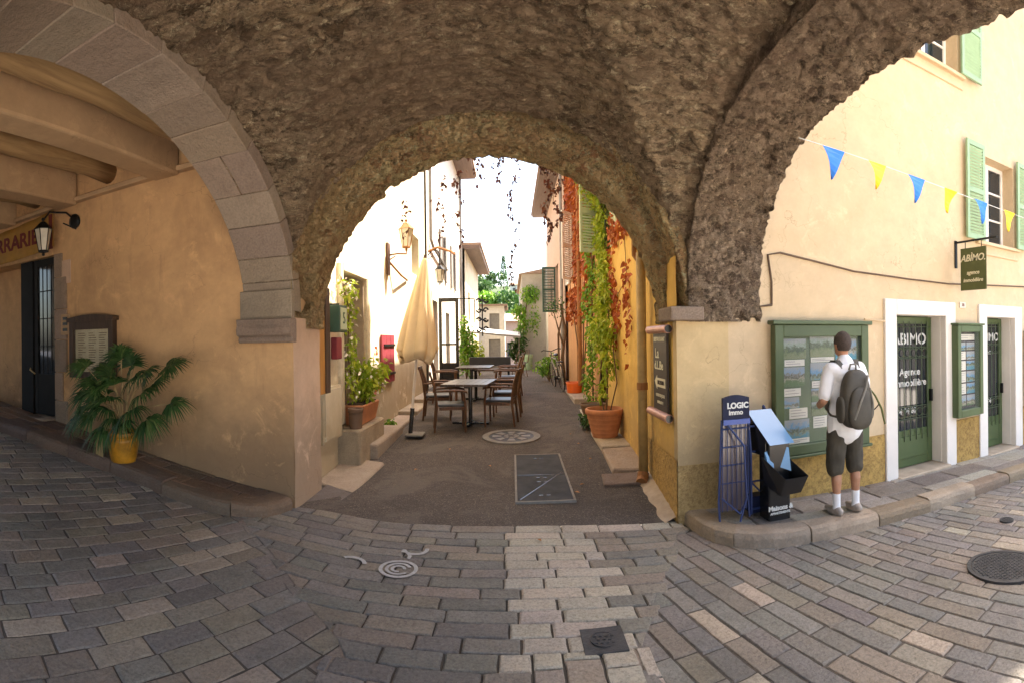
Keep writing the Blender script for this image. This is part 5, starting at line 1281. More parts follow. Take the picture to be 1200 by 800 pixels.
tk = thing('bare_vine', 'gnarled bare vine trunk rising behind the bicycle', 'vine', (1.35, 13.6, .46))
s_ = MB(); s_.tube([(1.4, 13.6, .46), (1.32, 13.5, 1.2), (1.44, 13.7, 1.9), (1.3, 13.6, 2.6)], [.05, .045, .035, .02], 7); s_.tube([(1.36, 13.55, 1.5), (1.2, 13.4, 2.0), (1.1, 13.4, 2.4)], [.03, .02, .012], 6); s_.tube([(1.3, 14.2, .46), (1.28, 14.1, 1.8), (1.4, 14.1, 2.3)], [.04, .03, .02], 6); s_.build('trunk', 'stem', tk)
f_ = MB(); clump(f_, (1.2, 13.5, 2.5), (.3, .3, .3), 130, .07); f_.build('foliage', 'leafdark', tk)

# bicycle
by = thing('bicycle', 'dark old bicycle leaning by the wall beyond the orange tub', 'bicycle', (1.16, 12.9, .42), R(97))
def T_(m, name, mat, parent=None, **k): return m.build(name, mat, parent or by, local=True, **k)
for x in (-.52, .52):
    m = MB(); m.tube([(x + .33 * math.cos(a), 0, .33 + .33 * math.sin(a)) for a in [2 * PI * i / 28 for i in range(29)]], .017, 6, cap=False); wh = T_(m, 'wheel', 'blackplastic')
    m = MB()
    for i in range(12): a = PI * i / 12; m.tube([(x - .31 * math.cos(a), 0, .33 - .31 * math.sin(a)), (x + .31 * math.cos(a), 0, .33 + .31 * math.sin(a))], .0025, 4)
    m.tube([(x, -.04, .33), (x, .04, .33)], .025, 8); m.build('spokes', 'zincgrey', wh, local=True)
m = MB(); 
for a, b in (((-.52, 0, .33), (-.12, 0, .30)), ((-.12, 0, .30), (-.22, 0, .82)), ((-.52, 0, .33), (-.2, 0, .75)), ((-.12, 0, .30), (.36, 0, .72)), ((-.2, 0, .76), (.34, 0, .80)), ((.52, 0, .33), (.33, 0, .92))): m.tube([a, b], .016, 7)
T_(m, 'frame', 'zincgrey'); T_(MB().tube([(.30, -.26, .98), (.35, -.2, 1.0), (.34, 0, .95), (.35, .2, 1.0), (.30, .26, .98)], .012, 6), 'handlebar', 'iron')
T_(MB().sphere((-.24, 0, .88), .12, 10, 6, (1, .6, .3)), 'saddle', 'blackplastic'); T_(MB().tube([(-.12, -.1, .30), (-.12, .1, .30)], .05, 10), 'crank', 'iron')
m = MB(); m.box(-.7, -.4, -.07, .07, .70, .72); T_(m, 'luggage_rack', 'iron')
by.rotation_euler = (R(-7), 0, R(97))

# ================================================================== LEFT OF THE ALLEY
bushplant('flowering_plant', 'leafy flowering plant in the pot box below the niche', 'plant', (-2.02, 6.85, .82), .33, .62, 520, .085, 'leafyellow', nclump=9, flowers=50)
px_ = thing('planter_box', 'brown terracotta planter box on the ledge of the niche', 'planter', (-2.1, 6.85, .55))
b_ = MB(); b_.hexa([(-2.2, 6.5, .555), (-1.98, 6.5, .555), (-1.98, 7.2, .555), (-2.2, 7.2, .555)], [(-2.22, 6.45, .82), (-1.93, 6.45, .82), (-1.93, 7.25, .82), (-2.22, 7.25, .82)]); b_.build('body', 'terra', px_, bevel=.01)
MB().box(-2.18, -1.97, 6.52, 7.2, .82, .835).build('soil', 'soil', px_)
sm = pot('small_pot', 'small dark clay pot standing at the near end of the planter box', 'flowerpot', (-2.0, 6.30, .55), .10, .08, .26, 'bowlpot')
cv = thing('niche_climber', 'white flowering climber growing up the near edge of the niche', 'climber', (-2.12, 6.35, .9))
f_ = MB(); fl = MB(); s_ = MB(); s_.tube([(-2.1, 6.6, .85), (-2.13, 6.4, 1.5), (-2.12, 6.45, 2.1), (-2.14, 6.2, 2.5)], .008, 5); s_.build('stem', 'stem', cv)
for i in range(16): z_ = .95 + i * .1; c = (-2.10, 6.45 + .12 * math.sin(i * 1.9) + (.1 if z_ > 2 else 0), z_); clump(f_, c, (.07, .13, .09), 20, .07); clump(fl, c, (.09, .15, .1), 5, .055)
clump(fl, (-2.06, 6.05, 2.35), (.1, .25, .15), 40, .06); clump(f_, (-2.06, 6.15, 2.3), (.1, .25, .15), 40, .07)
f_.build('foliage', 'leafyellow', cv); fl.build('blossom', 'petal', cv)
bushplant('wall_weed', 'tuft of weed at the end of the long stone step', 'plant', (-2.02, 8.35, .2), .11, .22, 90, .06, 'leafgreen', nclump=4)
pr1 = thing('painted_flowers', 'few red trailing flowers on the wall beside the raspberry shutter', 'plant', (-2.15, 8.0, 1.2))
f_ = MB()
for _ in range(26): leaf(f_, (-2.17, 7.75 + lr.uniform(0, .45), .8 + lr.uniform(0, .85)), (.6, lr.gauss(0, .5), -.5), .06, .9)
f_.build('foliage', 'leafred', pr1)
# parasol
um_ = thing('closed_parasol', 'closed beige parasol leaning beside the cafe tables', 'parasol', (-1.62, 7.95, .18))
base = Vector((-1.62, 7.95, .19)); top = Vector((-1.37, 8.05, 2.98)); ax = (top - base).normalized()
MB().tube([base + Vector((-.0, 0, .02)), base + ax * 2.75], .022, 10).build('pole', 'whiteframe', um_)
MB().tube([base + ax * .02, base + ax * .42], .034, 10).build('pole_socket', 'blackplastic', um_)
fb = MB(); fb.box(-1.68, -1.40, 7.78, 8.1, .185, .215); fb.build('foot', 'concrete', um_, bevel=.008)
def canopy(u, v):
    a = 2 * PI * u; q = v
    r_ = .03 + .30 * q ** .85 + (.05 * q) * (abs(math.sin(a * 4)) - .5) * 1.6 + .015 * math.sin(a * 3 + q * 6) * q
    if q > .93: r_ -= (q - .93) * 1.2
    z_ = 2.80 - 1.62 * q + (.05 * math.sin(a * 4) + .03 * math.sin(a * 2)) * (q ** 3)
    return base + ax * z_ + Vector((math.cos(a) * r_, math.sin(a) * r_, 0))
cn = sheet('canopy', 'umb', canopy, 96, 40, um_)
sm_ = cn.modifiers.new('t', 'SOLIDIFY'); sm_.thickness = .004
MB().tube([base + ax * 2.78, base + ax * 2.86], [.03, .012], 8).build('finial', 'chairwood', um_)
# wall lanterns
def lantern(name, label, wall_pt, pos, dirv, mats=('iron', 'lampglass'), s=1.0, group=None, up=True):
    t = thing(name, label, 'wall lantern', pos, 0, group)
    x, y, z_ = pos; g_ = MB(); k = 6
    def ring(r, h): return [(x + r * math.cos(2 * PI * i / k), y + r * math.sin(2 * PI * i / k), z_ + h) for i in range(k)]
    lo, hi = ring(.055 * s, 0), ring(.10 * s, .24 * s)
    g_.hexa(lo, hi); g_.build('glass', mats[1], t)
    c_ = MB()
    for a, b in zip(lo, hi): c_.tube([a, b], .006 * s, 5)
    c_.hexa(ring(.115 * s, .24 * s), ring(.03 * s, .33 * s)); c_.hexa(ring(.06 * s, -.02 * s), ring(.06 * s, 0)); c_.sphere((x, y, z_ + .36 * s), .022 * s, 8, 6); c_.sphere((x, y, z_ - .045 * s), .02 * s, 8, 6)
    c_.build('cage', mats[0], t)
    wx, wy, wz = wall_pt; br = MB()
    if up: br.tube([(wx, wy, wz), ((wx + x) / 2, (wy + y) / 2, wz + .02), (x, y, wz + .01), (x, y, z_ - .04 * s)], .012 * s, 6)
    else: br.tube([(wx, wy, wz), (wx * .7 + x * .3, wy * .7 + y * .3, wz + .12), (wx * .2 + x * .8, wy * .2 + y * .8, wz + .13), (x, y, wz + .02), (x, y, z_ + .36 * s)], .012 * s, 6)
    br.tube([(wx, wy, wz - .1), ((wx * .6 + x * .4), (wy * .6 + y * .4), wz - .02)], .008 * s, 6)
    br.build('bracket', mats[0], t)
    return t
l1 = lantern('wall_lantern', 'tall glass lantern on a bracket high on the sunlit cream wall', (-2.2, 9.0, 3.22), (-1.86, 9.0, 3.36), None, ('rust', 'lampglass'), 1.3)
MB().box(-2.2, -2.16, 8.82, 9.0, 2.85, 3.42).build('wall_plate', 'chairwood', l1); MB().tube([(-2.18, 9.0, 3.1), (-2.05, 9.4, 2.9), (-2.18, 10.6, 2.95)], .02, 6).build('conduit', 'rust', l1)
l2 = lantern('wall_lantern', 'smaller lantern hung from a curved arm beyond the parasol', (-2.15, 13.2, 3.9), (-1.85, 13.2, 3.2), None, ('iron', 'lampglass'), 1.3, up=False)
MB().tube([(-2.15, 13.2, 4.0), (-1.9, 13.2, 4.1), (-1.55, 13.2, 3.98), (-1.45, 13.2, 3.9)], .035, 6).build('arm', 'rust', l2)
# glazed door leaf standing open
gd = thing('open_glazed_door', 'dark framed glass door leaf standing open behind the parasol', 'door', (-1.65, 13.25, .45))
f_ = MB(); f_.box(-1.90, -1.82, 13.22, 13.27, .45, 2.78); f_.box(-1.46, -1.38, 13.22, 13.27, .45, 2.78); f_.box(-1.82, -1.46, 13.22, 13.27, 2.68, 2.78); f_.box(-1.82, -1.46, 13.22, 13.27, .45, 1.1); f_.box(-1.82, -1.46, 13.23, 13.26, 1.55, 1.6)
f_.build('leaf', 'blackplastic', gd, bevel=.005); MB().box(-1.82, -1.46, 13.24, 13.246, 1.1, 2.68).build('pane', 'clear', gd)
# planting beyond the door
bushplant('potted_climber', 'tall sunlit potted bush with orange flowers beyond the glass door', 'shrub', (-1.35, 15.0, .5), .33, 2.1, 900, .1, 'leafgreen', nclump=12, flowers=40)
bushplant('tall_oleander', 'second tall bush just behind the sunlit potted one', 'shrub', (-1.1, 17.0, .5), .3, 1.6, 500, .11, 'leafyellow', nclump=8)
# shop sign of cut letters
st = thing('wrought_iron_sign', 'black wrought iron sign of stacked scrolls beside the sunlit bush', 'sign', (-1.0, 16.2, 1.8))
for i, zz in enumerate((2.92, 2.62, 2.32, 2.02)):
    m = MB(); fx = 1 if i % 2 else -1
    for s_ in (-1, 1): m.tube([(-.93 + fx * s_ * (.10 + (.085 - .006 * k) * math.cos(k * .55)), 16.22, zz + s_ * (.085 - .006 * k) * math.sin(k * .55)) for k in range(13)], [.034 - .0012 * k for k in range(13)], 6)
    m.tube([(-.93 - .12, 16.22, zz + .05), (-.93 + .12, 16.22, zz - .05)], .03, 6); m.build('scroll', 'iron', st)
MB().box(-.95, -.91, 16.24, 16.27, 1.8, 3.1).build('post', 'iron', st)
MB().tube([(-2.14, 16.26, 3.0), (-1.2, 16.26, 3.0)], .02, 6).build('bracket', 'iron', st)
# far awning
aw = thing('white_awning', 'white cafe awning stretched low across the end of the alley', 'awning', (-.5, 22, 2))
a_ = MB(); a_.hexa([(-1.9, 21.0, 2.0), (.35, 21.0, 1.75), (.35, 23.2, 2.0), (-1.9, 23.2, 2.25)], [(-1.9, 21.0, 2.03), (.35, 21.0, 1.78), (.35, 23.2, 2.03), (-1.9, 23.2, 2.28)]); a_.build('canvas', 'whitepaint', aw)
MB().tube([(-1.9, 20.98, 2.06), (.37, 20.98, 1.80)], .035, 6).build('front_bar', 'zincgrey', aw); 
for x in (-1.8, .3): MB().tube([(x, 22, .45), (x, 22, 2.0)], .025, 6).build('post', 'zincgrey', aw)

# ---- cafe furniture
def cafe_table(name, label, x, y, rz, group, w_=.75, l_=1.15):
    t = thing(name, label, 'table', (x, y, za(y)), rz, group); L = dict(local=True)
    m = MB()
    for i in range(6): m.box(-w_ / 2 + w_ * i / 6 + .003, -w_ / 2 + w_ * (i + 1) / 6 - .003, -l_ / 2, l_ / 2, .715, .74)
    m.box(-w_ / 2 + .01, w_ / 2 - .01, -l_ / 2 + .01, l_ / 2 - .01, .705, .716)
    m.build('tabletop', 'tabletop', t, **L)
    m = MB(); m.tube([(0, 0, .03), (0, 0, .705)], .035, 10); m.box(-.03, .03, -.4, .4, .66, .70); m.build('pedestal', 'blackplastic', t, **L)
    m = MB(); m.box(-.32, .32, -.03, .03, .0, .035); m.box(-.03, .03, -.32, -.031, .0, .035); m.box(-.03, .03, .031, .32, .0, .035); m.build('foot', 'blackplastic', t, **L)
    return t
G1 = 'wooden cafe tables standing in the alley'
cafe_table('cafe_table', 'nearest dark wood cafe table, set between four armchairs', -.74, 8.9, R(-6), G1, .78, 1.2)
cafe_table('cafe_table', 'second cafe table, just behind the nearest one', -.82, 11.4, R(-3), G1)
def chair():
    t = thing('cafe_armchair', 'near left armchair at the nearest cafe table, its back to the parasol', 'armchair', (0, 0, 0), 0, 'wooden armchairs around the cafe tables'); L = dict(local=True)
    m = MB(); m.box(-.24, .24, -.235, .235, .415, .455); m.build('seat', 'chairdark', t, bevel=.012, **L)
    for sx in (-1, 1):
        MB().tube([(.22, sx * .24, .0), (.225, sx * .245, .42), (.20, sx * .25, .64)], [.017, .021, .018], 8).build('leg', 'chairwood', t, **L)
        MB().tube([(-.28, sx * .235, .0), (-.235, sx * .235, .43), (-.27, sx * .235, .72), (-.34, sx * .235, .94)], [.017, .022, .02, .016], 8).build('leg', 'chairwood', t, **L)
        MB().tube([(-.27, sx * .245, .66), (-.1, sx * .27, .675), (.12, sx * .272, .675), (.24, sx * .26, .655), (.25, sx * .255, .63)], [.014, .019, .02, .018, .012], 8).build('armrest', 'chairwood', t, **L)
        MB().box(-.2, .2, sx * .235 - .012, sx * .235 + .012, .36, .41).build('apron', 'chairwood', t, **L)
    MB().box(.205, .23, -.22, .22, .36, .41).build('apron', 'chairwood', t, **L); MB().box(-.245, -.22, -.22, .22, .36, .41).build('apron', 'chairwood', t, **L)
    m = MB()
    for i in range(7): yy = -.19 + .38 * i / 6; m.tube([(-.245, yy, .47), (-.275, yy, .72), (-.335, yy, .93)], .011, 6)
    m.box(-.36, -.32, -.235, .235, .915, .965); m.box(-.262, -.235, -.235, .235, .455, .49); m.build('backrest', 'brownwood', t, **L)
    return t
ch0 = chair()
for i, (x, y, rz, lab) in enumerate([(-1.03, 8.45, 10, 'near left armchair at the nearest cafe table, its whole side in view'), (-1.36, 9.35, 5, 'armchair behind the near left one, backed against the parasol side'), (-.22, 8.85, 172, 'near right armchair at the nearest cafe table, its back towards the drain'),
                                      (-.12, 9.65, 176, 'armchair behind the near right one, slatted back leaning out'), (-1.45, 11.1, 4, 'armchair on the wall side of the second cafe table'), (-.15, 11.2, 180, 'armchair on the open side of the second cafe table'), (-.08, 12.0, 185, 'farthest armchair on the open side of the second cafe table')]):
    c = ch0 if i == 0 else copy_tree(ch0); c.location = (x, y, za(y)); c.rotation_euler.z = R(rz); c['label'] = lab
bn = thing('dark_bench', 'long dark slatted bench seen from behind, beyond the second table', 'bench', (-.6, 13.4, .45))
m = MB(); m.box(-1.12, -.04, 13.3, 13.34, 1.0, 1.24); m.build('backrest', 'chairdark', bn, bevel=.006); MB().box(-1.12, -.04, 13.34, 13.75, .87, .91).build('seat', 'brownwood', bn, bevel=.006)
for x in (-1.08, -.1): MB().box(x - .025, x + .025, 13.3, 13.35, .44, 1.0).build('leg', 'iron', bn); MB().box(x - .025, x + .025, 13.68, 13.73, .44, .87).build('leg', 'iron', bn)
def bistro():
    t = thing('bistro_chair', 'x', 'bistro chair', (0, 0, 0), 0, 'light bistro chairs far down the alley'); L = dict(local=True)
    MB().lathe((0, 0, .44), [(.19, 0), (.2, .012), (.19, .025)], 18).build('seat', 'chairwood', t, **L)
    for a in (45, 135, 225, 315): MB().tube([(.13 * math.cos(R(a)), .13 * math.sin(R(a)), .44), (.22 * math.cos(R(a)), .22 * math.sin(R(a)), 0)], .012, 6).build('leg', 'chairwood', t, **L)
    MB().tube([(-.16, -.17, .44), (-.2, -.19, .7), (-.23, -.12, .86), (-.24, 0, .89), (-.23, .12, .86), (-.2, .19, .7), (-.16, .17, .44)], .013, 6).build('backrest', 'chairwood', t, **L)
    return t
b0 = bistro()
for i, (x, y, rz, lab) in enumerate([(.05, 15.2, 150, 'nearer light bistro chair past the dark bench'), (.28, 16.4, 200, 'farther light bistro chair, closest to the shrub side')]):
    c = b0 if i == 0 else copy_tree(b0); c.location = (x, y, za(y)); c.rotation_euler.z = R(rz); c['label'] = lab
pot('blue_bin', 'small pale blue tub at the foot of the grey end wall', 'tub', (.62, 20.5, za(20.5)), .22, .17, .62, 'mint', soil=False, rim=False)

# ---- creeper strands hanging from the arch
def strand(label, x, y, z0, z1, n, sz=.04, sp=.022):
    t = thing('hanging_creeper', label, 'creeper', (x, y, z0), 0, 'creeper strands hanging from the alley arch')
    pts = [(x + .04 * math.sin(i * 1.1 + x * 7), y, z0 + (z1 - z0) * i / 12) for i in range(13)]
    MB().tube(pts, .0025, 4).build('stem', 'stem', t)
    f_ = MB()
    for _ in range(int(n * 1.5)):
        q = lr.random() ** 1.35; leaf(f_, (x + .04 * math.sin(q * 13.2 + x * 7) + lr.gauss(0, sp * (1.2 - q)), y + lr.gauss(0, .03), z0 + (z1 - z0) * q), rdir((0, 0, -.8)), sz * lr.uniform(.7, 1.4), .8)
    f_.build('foliage', 'leafdarkred', t)
for a in [('long purple strand hanging alone in the middle of the opening', .03, 5.8, 3.75, 2.2, 70), ('thick purple strand right of the middle one', .42, 5.8, 3.72, 2.75, 110), ('short strand against the red creeper', .52, 5.7, 3.65, 2.9, 70),
          ('thin dotted strand over the white house', -.78, 5.8, 3.55, 2.6, 30), ('short strand left of the roof eaves', -.58, 5.8, 3.6, 2.75, 40), ('fringe strand at the crown of the arch, over the eaves', -.35, 5.7, 3.72, 3.4, 20), ('stubby fringe strand at the top of the opening', -.12, 5.7, 3.72, 3.45, 26), ('faint strand far left over the cream wall', -1.18, 5.7, 3.25, 2.85, 18)]: strand(*a)

# ================================================================== GROUND FITTINGS
def zc(x, y): return gz(x, y)
mh = thing('manhole_cover', 'round ornate cast iron cover in a pale concrete ring on the asphalt', 'manhole cover', (-.03, 7.95, .16)); c0 = Vector((-.03, 7.95, za(7.95)))
def slopez(x, y): return za(y) if y > 4.6 else g(x)
def disc(name, mat, cx, cyy, r0, r1, h, parent, n=40):
    m = MB(); vs = []
    for r_ in (r0, r1):
        for hh in (-.02, h):
            for i in range(n): a = 2 * PI * i / n; x, y = cx + r_ * math.cos(a), cyy + r_ * math.sin(a); vs.append((x, y, slopez(x, y) + hh))
    fs = []
    for i in range(n):
        j = (i + 1) % n; fs.append((n + i, n + j, 3 * n + j, 3 * n + i)); fs.append((2 * n + i, 2 * n + j, 3 * n + j, 3 * n + i))
        if r0 > .001: fs.append((i, j, n + j, n + i))
    m.add(vs, fs); return m.build(name, mat, parent)
disc('ring', 'concrete', -.03, 7.95, .35, .45, .020, mh); pt = disc('plate', 'castiron', -.03, 7.95, .0001, .35, .014, mh)
m = MB()
for k in range(8):
    a0 = 2 * PI * k / 8
    for (ra, rb, wa_) in ((.16, .30, .22), (.06, .12, .3)):
        ring = [(-.03 + r_ * math.cos(a0 + s_ * wa_), 7.95 + r_ * math.sin(a0 + s_ * wa_)) for (r_, s_) in ((ra, -1), (rb, -1), (rb, 1), (ra, 1))]
        m.hexa([(x, y, slopez(x, y) + .012) for x, y in ring], [(x, y, slopez(x, y) + .021) for x, y in ring])
m.build('raised_pattern', 'zincgrey', pt)
pm = thing('access_plate', 'long rectangular grey metal access plate set in the asphalt', 'access plate', (.3, 6.0, .07))
def plate4(name, mat, x0, x1, y0, y1, h0, h1, parent, sk=0.0):
    q = [(x0, y0), (x1, y0), (x1 + sk, y1), (x0 + sk, y1)]; m = MB(); ny = 6
    for i in range(ny):
        ya, yb_ = y0 + (y1 - y0) * i / ny, y0 + (y1 - y0) * (i + 1) / ny
        m.hexa([(x0, ya, slopez(0, ya) + h0), (x1, ya, slopez(0, ya) + h0), (x1, yb_, slopez(0, yb_) + h0), (x0, yb_, slopez(0, yb_) + h0)], [(x0, ya, slopez(0, ya) + h1), (x1, ya, slopez(0, ya) + h1), (x1, yb_, slopez(0, yb_) + h1), (x0, yb_, slopez(0, yb_) + h1)])
    return m.build(name, mat, parent)
pp = plate4('plate', 'steelplate', .035, .60, 5.14, 6.88, -.02, .016, pm)
for (a, b, c, d) in ((.01, .033, 5.115, 6.905), (.602, .625, 5.115, 6.905)): plate4('rim', 'concrete', a, b, c, d, -.02, .019, pm)
for (c, d) in ((5.115, 5.138), (6.882, 6.905)): plate4('rim', 'concrete', .034, .601, c, d, -.02, .019, pm)
m = MB(); 
for (xa, ya, xb, yb_) in ((.06, 5.18, .58, 6.1), (.036, 6.0, .598, 6.0)):
    l = math.hypot(xb - xa, yb_ - ya); nx, ny = -(yb_ - ya) / l * .006, (xb - xa) / l * .006
    for i in range(6):
        a = (xa + (xb - xa) * i / 6, ya + (yb_ - ya) * i / 6); b = (xa + (xb - xa) * (i + 1) / 6, ya + (yb_ - ya) * (i + 1) / 6)
        qd = [(a[0] - nx, a[1] - ny), (a[0] + nx, a[1] + ny), (b[0] + nx, b[1] + ny), (b[0] - nx, b[1] - ny)]
        m.hexa([(x, y, slopez(0, y) + .012) for x, y in qd], [(x, y, slopez(0, y) + .0185) for x, y in qd])
m.build('seam', 'blackplastic', pp)
for y in (5.3, 5.75, 5.9, 6.7):
    for x in (.28, .36): MB().box(x - .022, x + .022, y - .012, y + .012, slopez(0, y) + .01, slopez(0, y) + .0185).build('lifting_slot', 'blackplastic', pp)
def roundcover(label, x, y, r_, mat='castiron', nm='manhole_cover'):
    t = thing(nm, label, 'manhole cover', (x, y, g(x))); disc('ring', 'castiron', x, y, r_ * .9, r_, .017, t, 32); p_ = disc('plate', mat, x, y, .0001, r_ * .88, .014, t, 32)
    m = MB(); k = int(r_ / .032)
    for i in range(-k, k + 1):
        for j in range(-k, k + 1):
            xx, yy2 = x + i * .032 + (.016 if j % 2 else 0), y + j * .032
            if math.hypot(xx - x, yy2 - y) < r_ * .82: m.box(xx - .009, xx + .009, yy2 - .009, yy2 + .009, slopez(xx, yy2) + .013, slopez(xx, yy2) + .019)
    m.build('stud', 'castiron', p_); return t
roundcover('large dark studded manhole cover at the right edge of the street', 3.22, 2.25, .3)
vc_ = roundcover('small round valve cover among the pale paving stones', .48, 2.78, .075, nm='valve_cover')
MB().box(.36, .60, 2.66, 2.90, -.05, g(.48) + .0125).build('surround', 'castiron', vc_, bevel=.002)
roundcover('small dark drain cap set in the street near the right kerb', 4.1, 2.85, .07, nm='drain_cap')
# painted doodle on the cobbles
mk = MB()
def bandarc(cx, cyy, r_, a0, a1, wd, n=30):
    for i in range(n):
        a, b = a0 + (a1 - a0) * i / n, a0 + (a1 - a0) * (i + 1) / n
        q = [(cx + (r_ + s_) * math.cos(t), cyy + (r_ + s_) * math.sin(t)) for (t, s_) in ((a, -wd), (b, -wd), (b, wd), (a, wd))]
        mk.add([(x, y, g(x) + .0125) for x, y in q], [(0, 1, 2, 3)])
bandarc(-.84, 3.62, .13, 0, 2 * PI, .014); bandarc(-.84, 3.62, .085, .4, 5.6, .012); bandarc(-.84, 3.62, .045, 0, 5, .012); bandarc(-.9, 3.83, .1, -.3, 1.4, .014); bandarc(-.78, 3.98, .09, 3.3, 6.6, .016); bandarc(-1.2, 3.62, .1, .2, 2.4, .016)
m_ = mk.build('painted_mark', 'chalk'); tag(m_, 'faded white spiral doodle painted on the cobbles', 'painted mark')
fl = MB()
for (x, y) in ((.66, 5.35), (1.0, 6.6), (-.9, 7.2), (.9, 8.0), (-.3, 6.4), (.2, 4.2), (.75, 5.6), (-1.2, 6.2), (.95, 7.4)):
    z_ = slopez(x, y) + .015; s_ = .035; a = lr.uniform(0, 6); fl.add([(x + s_ * math.cos(a), y + s_ * math.sin(a), z_), (x + s_ * .5 * math.cos(a + 1.5), y + s_ * .5 * math.sin(a + 1.5), z_ + .012), (x - s_ * math.cos(a), y - s_ * math.sin(a), z_ + .002), (x - s_ * .5 * math.cos(a + 1.5), y - s_ * .5 * math.sin(a + 1.5), z_ + .01)], [(0, 1, 2, 3)])
tag(fl.build('fallen_leaves', 'leaflitter'), 'a few dry leaves scattered over the asphalt', 'fallen leaves', kind='stuff')

# ================================================================== LEFT PASSAGE
mc = thing('menu_case', 'dark wooden menu case with a carved top on the ochre wall', 'menu case', (-4.75, 4.44, 1.25))
f_ = MB(); x0, x1, z0, z1 = -5.17, -4.36, 1.24, 1.98
f_.box(x0, x0 + .08, 4.40, 4.49, z0, z1); f_.box(x1 - .08, x1, 4.40, 4.49, z0, z1); f_.box(x0 + .08, x1 - .08, 4.40, 4.49, z0, z0 + .08); f_.box(x0 + .08, x1 - .08, 4.40, 4.49, z1 - .12, z1)
f_.build('frame', 'brownwood', mc, bevel=.008)
n = 14; ring = []
for yy in (4.385, 4.49):
    for i in range(n + 1): ring.append((x0 - .03 + (x1 - x0 + .06) * i / n, yy, z1 + .03 + .035 * math.sin(PI * i / n)))
    ring += [(x1 + .03, yy, z1 - .02), (x0 - .03, yy, z1 - .02)]
m = MB(); k = n + 3; m.add(ring, [(i, (i + 1) % k, k + (i + 1) % k, k + i) for i in range(k)] + [tuple(range(k)), tuple(range(k, 2 * k))]); m.build('pediment', 'brownwood', mc)
mp = MB().box(x0 + .08, x1 - .08, 4.45, 4.46, z0 + .08, z1 - .12).build('menu', 'menupaper', mc)
m = MB()
for cx_ in (-4.96, -4.76, -4.57):
    for i in range(16): zz = z1 - .17 - i * .03; m.box(cx_ - .075, cx_ - .075 + .15 * lr.uniform(.5, 1), 4.4485, 4.45, zz - .004, zz + .004)
m.build('lettering', 'stem', mp); MB().box(x0 + .08, x1 - .08, 4.425, 4.428, z0 + .08, z1 - .12).build('pane', 'clear', mc)
ic = thing('intercom_panel', 'small plate of bell buttons between the door and the menu case', 'intercom', (-5.33, 4.48, 1.95))
MB().box(-5.42, -5.24, 4.47, 4.49, 1.8, 2.08).build('plate', 'beamplaster', ic, bevel=.004)
for zz in (2.02, 1.95, 1.87): MB().box(-5.37, -5.28, 4.462, 4.47, zz - .02, zz + .02).build('button', 'blackplastic', ic)
mb_ = MB().box(-5.42, -5.22, 4.485, 4.498, 2.5, 2.82); tag(mb_.build('wall_plate', 'pink', bevel=.006), 'blank plaster plate high on the wall below the black lantern', 'wall plate')
l3 = lantern('wall_lantern', 'black iron lantern hanging over the dark left doorway', (-5.1, 4.49, 3.3), (-5.38, 4.15, 2.92), None, ('iron', 'lampglass'), 1.15, up=False)
MB().sphere((-5.1, 4.46, 3.3), .1, 10, 8, (1, .5, 1)).build('wall_rose', 'iron', l3)
bnr = thing('shop_banner', 'ochre banner with faded red lettering over the left doorway', 'banner', (-6.3, 4.45, 2.9))
def bpt(u, v):
    x = -7.6 + 2.08 * u; sag = -.10 * math.sin(PI * (u * .8 + .1)); return Vector((x, 4.44 + .01 * math.sin(u * 25), 2.99 + sag * .6 + .5 * v + (.06 * u)))
bo = sheet('cloth', 'banner', bpt, 40, 6, bnr); bo.modifiers.new('s', 'SOLIDIFY').thickness = .01
text('lettering', 'TERRARIES', .3, 'bannerred', bnr, (-6.52, 4.42, 3.22), bold=.008, sx=1.15); 
m = MB(); m.box(-5.60, -5.53, 4.415, 4.43, 3.0, 3.48); m.build('border', 'bannerred', bnr)
cd = MB(); cd.tube([(-6.65, 4.84, 2.3), (-6.55, 4.83, 1.9), (-6.45, 4.82, 1.55), (-6.25, 4.55, 1.3), (-6.12, 4.54, 1.25)], .012, 6); tag(cd.build('rope', 'straw'), 'pale cord sagging beside the dark door', 'rope')
# potted palm
pm_ = pot('palm_pot', 'glazed ochre pot of the fan palm against the wall', 'flowerpot', (-3.83, 4.02, g(-3.83) + .12), .195, .135, .33, 'ochrepot', rim=True)
pc = Vector((-3.83, 4.02, g(-3.83) + .40))
pl = thing('fan_palm', 'bushy dark green fan palm growing in the ochre pot', 'palm', tuple(pc))
m = MB(); m.tube([pc, pc + Vector((0, 0, .2))], [.07, .05], 8); m.build('trunk', 'straw', pl)
st2 = MB(); fr = MB()
def fan(tip, d, up, rad, n=20, spread=150, droop=.25):
    d = Vector(d).normalized(); s_ = d.cross(Vector(up)).normalized(); nn_ = s_.cross(d)
    for i in range(n):
        a = R(-spread / 2 + spread * i / (n - 1) + lr.uniform(-3, 3)); L = rad * (1 - .22 * abs(i / (n - 1) - .5) * 2) * lr.uniform(.82, 1.08)
        dd = (d * math.cos(a) + s_ * math.sin(a)).normalized(); w_ = .0135
        side = dd.cross(nn_).normalized() * w_; pts = []
        for k in range(5):
            q = k / 4; pts.append(tip + dd * L * q - Vector((0, 0, droop * L * q ** 2.2)) + nn_ * .04 * math.sin(q * 3) * lr.uniform(.5, 1))
        vs = []
        for k, p in enumerate(pts): ww = (.55, 1.0, .85, .5, .05)[k]; vs += [p - side * ww, p + nn_ * .004 * ww, p + side * ww]
        fr.add(vs, [(3 * k + j, 3 * k + j + 1, 3 * k + j + 4, 3 * k + j + 3) for k in range(4) for j in range(2)])
